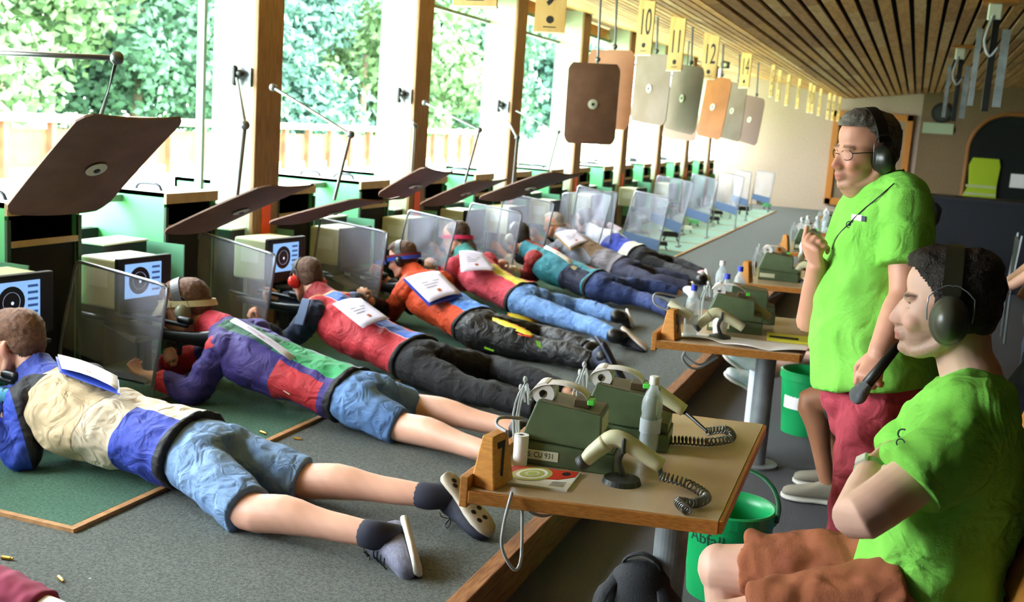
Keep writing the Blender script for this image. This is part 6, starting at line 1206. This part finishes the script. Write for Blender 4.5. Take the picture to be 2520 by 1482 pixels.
for k, (x, z_, a, b, M_) in enumerate(((.3, .5, .5, .4, mat('dark_photo', '3c4436', .6)), (.35, .05, .4, .3, M_lab), (.35, -.35, .4, .35, M_paper), (-.3, .3, .4, .5, M_paper))): mb = MB(); mb.box((x, .012, z_), (a, .006, b)); part('notice', mb, M_, r)
# hanging steel brackets
for k, (px, dY_, s_, lab) in enumerate(((2440, 9.5, 1.0, 'larger steel bracket with two rails hanging from the ceiling'), (2352, 13.5, .98, 'smaller steel bracket hanging from the ceiling, beside the clock'))):
    top = P(px, 92 if k == 0 else 215, y=dY_); top[2] = ceil_z(top[0])-.02; r = tag(empty('ceiling_bracket', top), lab, 'bracket', 'steel brackets hanging from the ceiling')
    mb = MB(); mb.box((.03, 0, -.005), (.26, .22, .03)); part('ceiling_plate', mb, M_oak, r)
    mb = MB(); mb.box((0, 0, -.08), (.1, .1, .12)); part('junction_box', mb, M_white, r, bevel=.01)
    zz = -.82*s_
    mb = MB(); mb.box((.02, 0, zz*.55), (.05, .05, -zz*.95)); part('post', mb, M_blk, r)
    for sx, w_ in ((-.09, .04), (.1, .06)): mb = MB(); mb.box((sx, -.04, zz*.62), (w_, .03, -zz*.72)); part('rail', mb, M_galv, r)
    mb = MB(); mb.tube([(-.01, -.05, -.12), (-.05, -.06, -.3), (0, -.05, -.42), (.05, -.05, -.36)], .012, seg=8); part('cable', mb, M_cord, r, smooth=True)
r = tag(empty('camera_box', P(1785, 160, x=-3.2)), 'small dark box lamp on the ceiling between signs 12 and 14', 'lamp'); zt = ceil_z(-3.2)-r.location[2]
mb = MB(); mb.box((0, 0, 0), (.14, .1, .12)); part('case', mb, M_blk, r, bevel=.01); mb = MB(); mb.lathe((.0, -.051, 0), [(.035, 0), (.03, .006)], seg=16, axis=(0, -1, 0)); part('lens', mb, M_lab, r)
mb = MB(); mb.box((0, 0, zt/2+.02), (.02, .02, max(zt, .05))); part('mount', mb, M_blk, r)
# furniture and an added dark block at the back right
r = tag(empty('shade_block', V(1.75, 14.5, 0)), 'dark blue-black block added for the darkness at the back right of the hall', 'shade_block'); mb = MB(); mb.box((0, 0, .53), (3.1, .6, 1.06)); part('body', mb, mat('dark_navy_panel', '12151f', .7), r); mb = MB(); mb.box((0, 0, 1.075), (3.2, .66, .03)); part('block_top', mb, mat('dark_block_top', '1d1d24', .5), r)  # added dark block standing in for the dim background
for k, (x, y, lab) in enumerate(((.72, 10.6, 'dark chair with a pale tube frame behind the standing man'), (1.3, 6.0, 'dark chair at the right edge behind the seated man'))):
    r = tag(empty('chair', V(x, y, 0), .3*k), lab, 'chair', 'dark tube chairs'); mb = MB(); mb.box((0, 0, .45), (.42, .42, .03)); part('seat', mb, M_blk, r, bevel=.01); mb = MB(); mb.box((.21, 0, .76), (.025, .4, .32)); part('backrest', mb, M_blk, r, bevel=.01)
    for sx in (-1, 1):
        for sy in (-1, 1): mb = MB(); mb.tube([(sx*.2, sy*.2, 0), (sx*.19, sy*.2, .45)]+([(.22, sy*.2, .95)] if sx > 0 else []), .011, seg=8, sub=1); part('leg', mb, M_steel, r)
r = tag(empty('jacket', D(2240, 985, 4.6)), 'light grey jacket hung over a chair between the two men in green', 'jacket'); mb = MB(); mb.tube([(.12, .0, .14), (.0, 0, .0), (-.09, 0, -.12), (-.06, .02, -.5)], [(.1, .03), (.11, .04), (.07, .03), (.06, .03)], seg=18, ref=(0, 1, 0)); me = solidify(mb, .01, 2, disp=.04, dscale=.06); put(me, coords(me)+np.array(r.location)); place('cloth', me, mat('light_grey_cloth', 'a8acb0', .9), r)
r2 = tag(empty('chair', V(r.location[0]+.04, r.location[1]+.08, 0)), 'dark chair under the light grey jacket', 'chair', 'dark tube chairs'); z0 = r.location[2]
mb = MB(); mb.box((.24, 0, .44), (.4, .4, .03)); part('seat', mb, M_blk, r2); mb = MB(); mb.box((.02, .0, z0-.22), (.02, .4, .5)); part('backrest', mb, M_blk, r2)
for sx in (.06, .42):
    for sy in (-.18, .18): mb = MB(); mb.tube([(sx, sy, 0), (sx, sy, .44)], .011, seg=8); part('leg', mb, M_steel, r2)
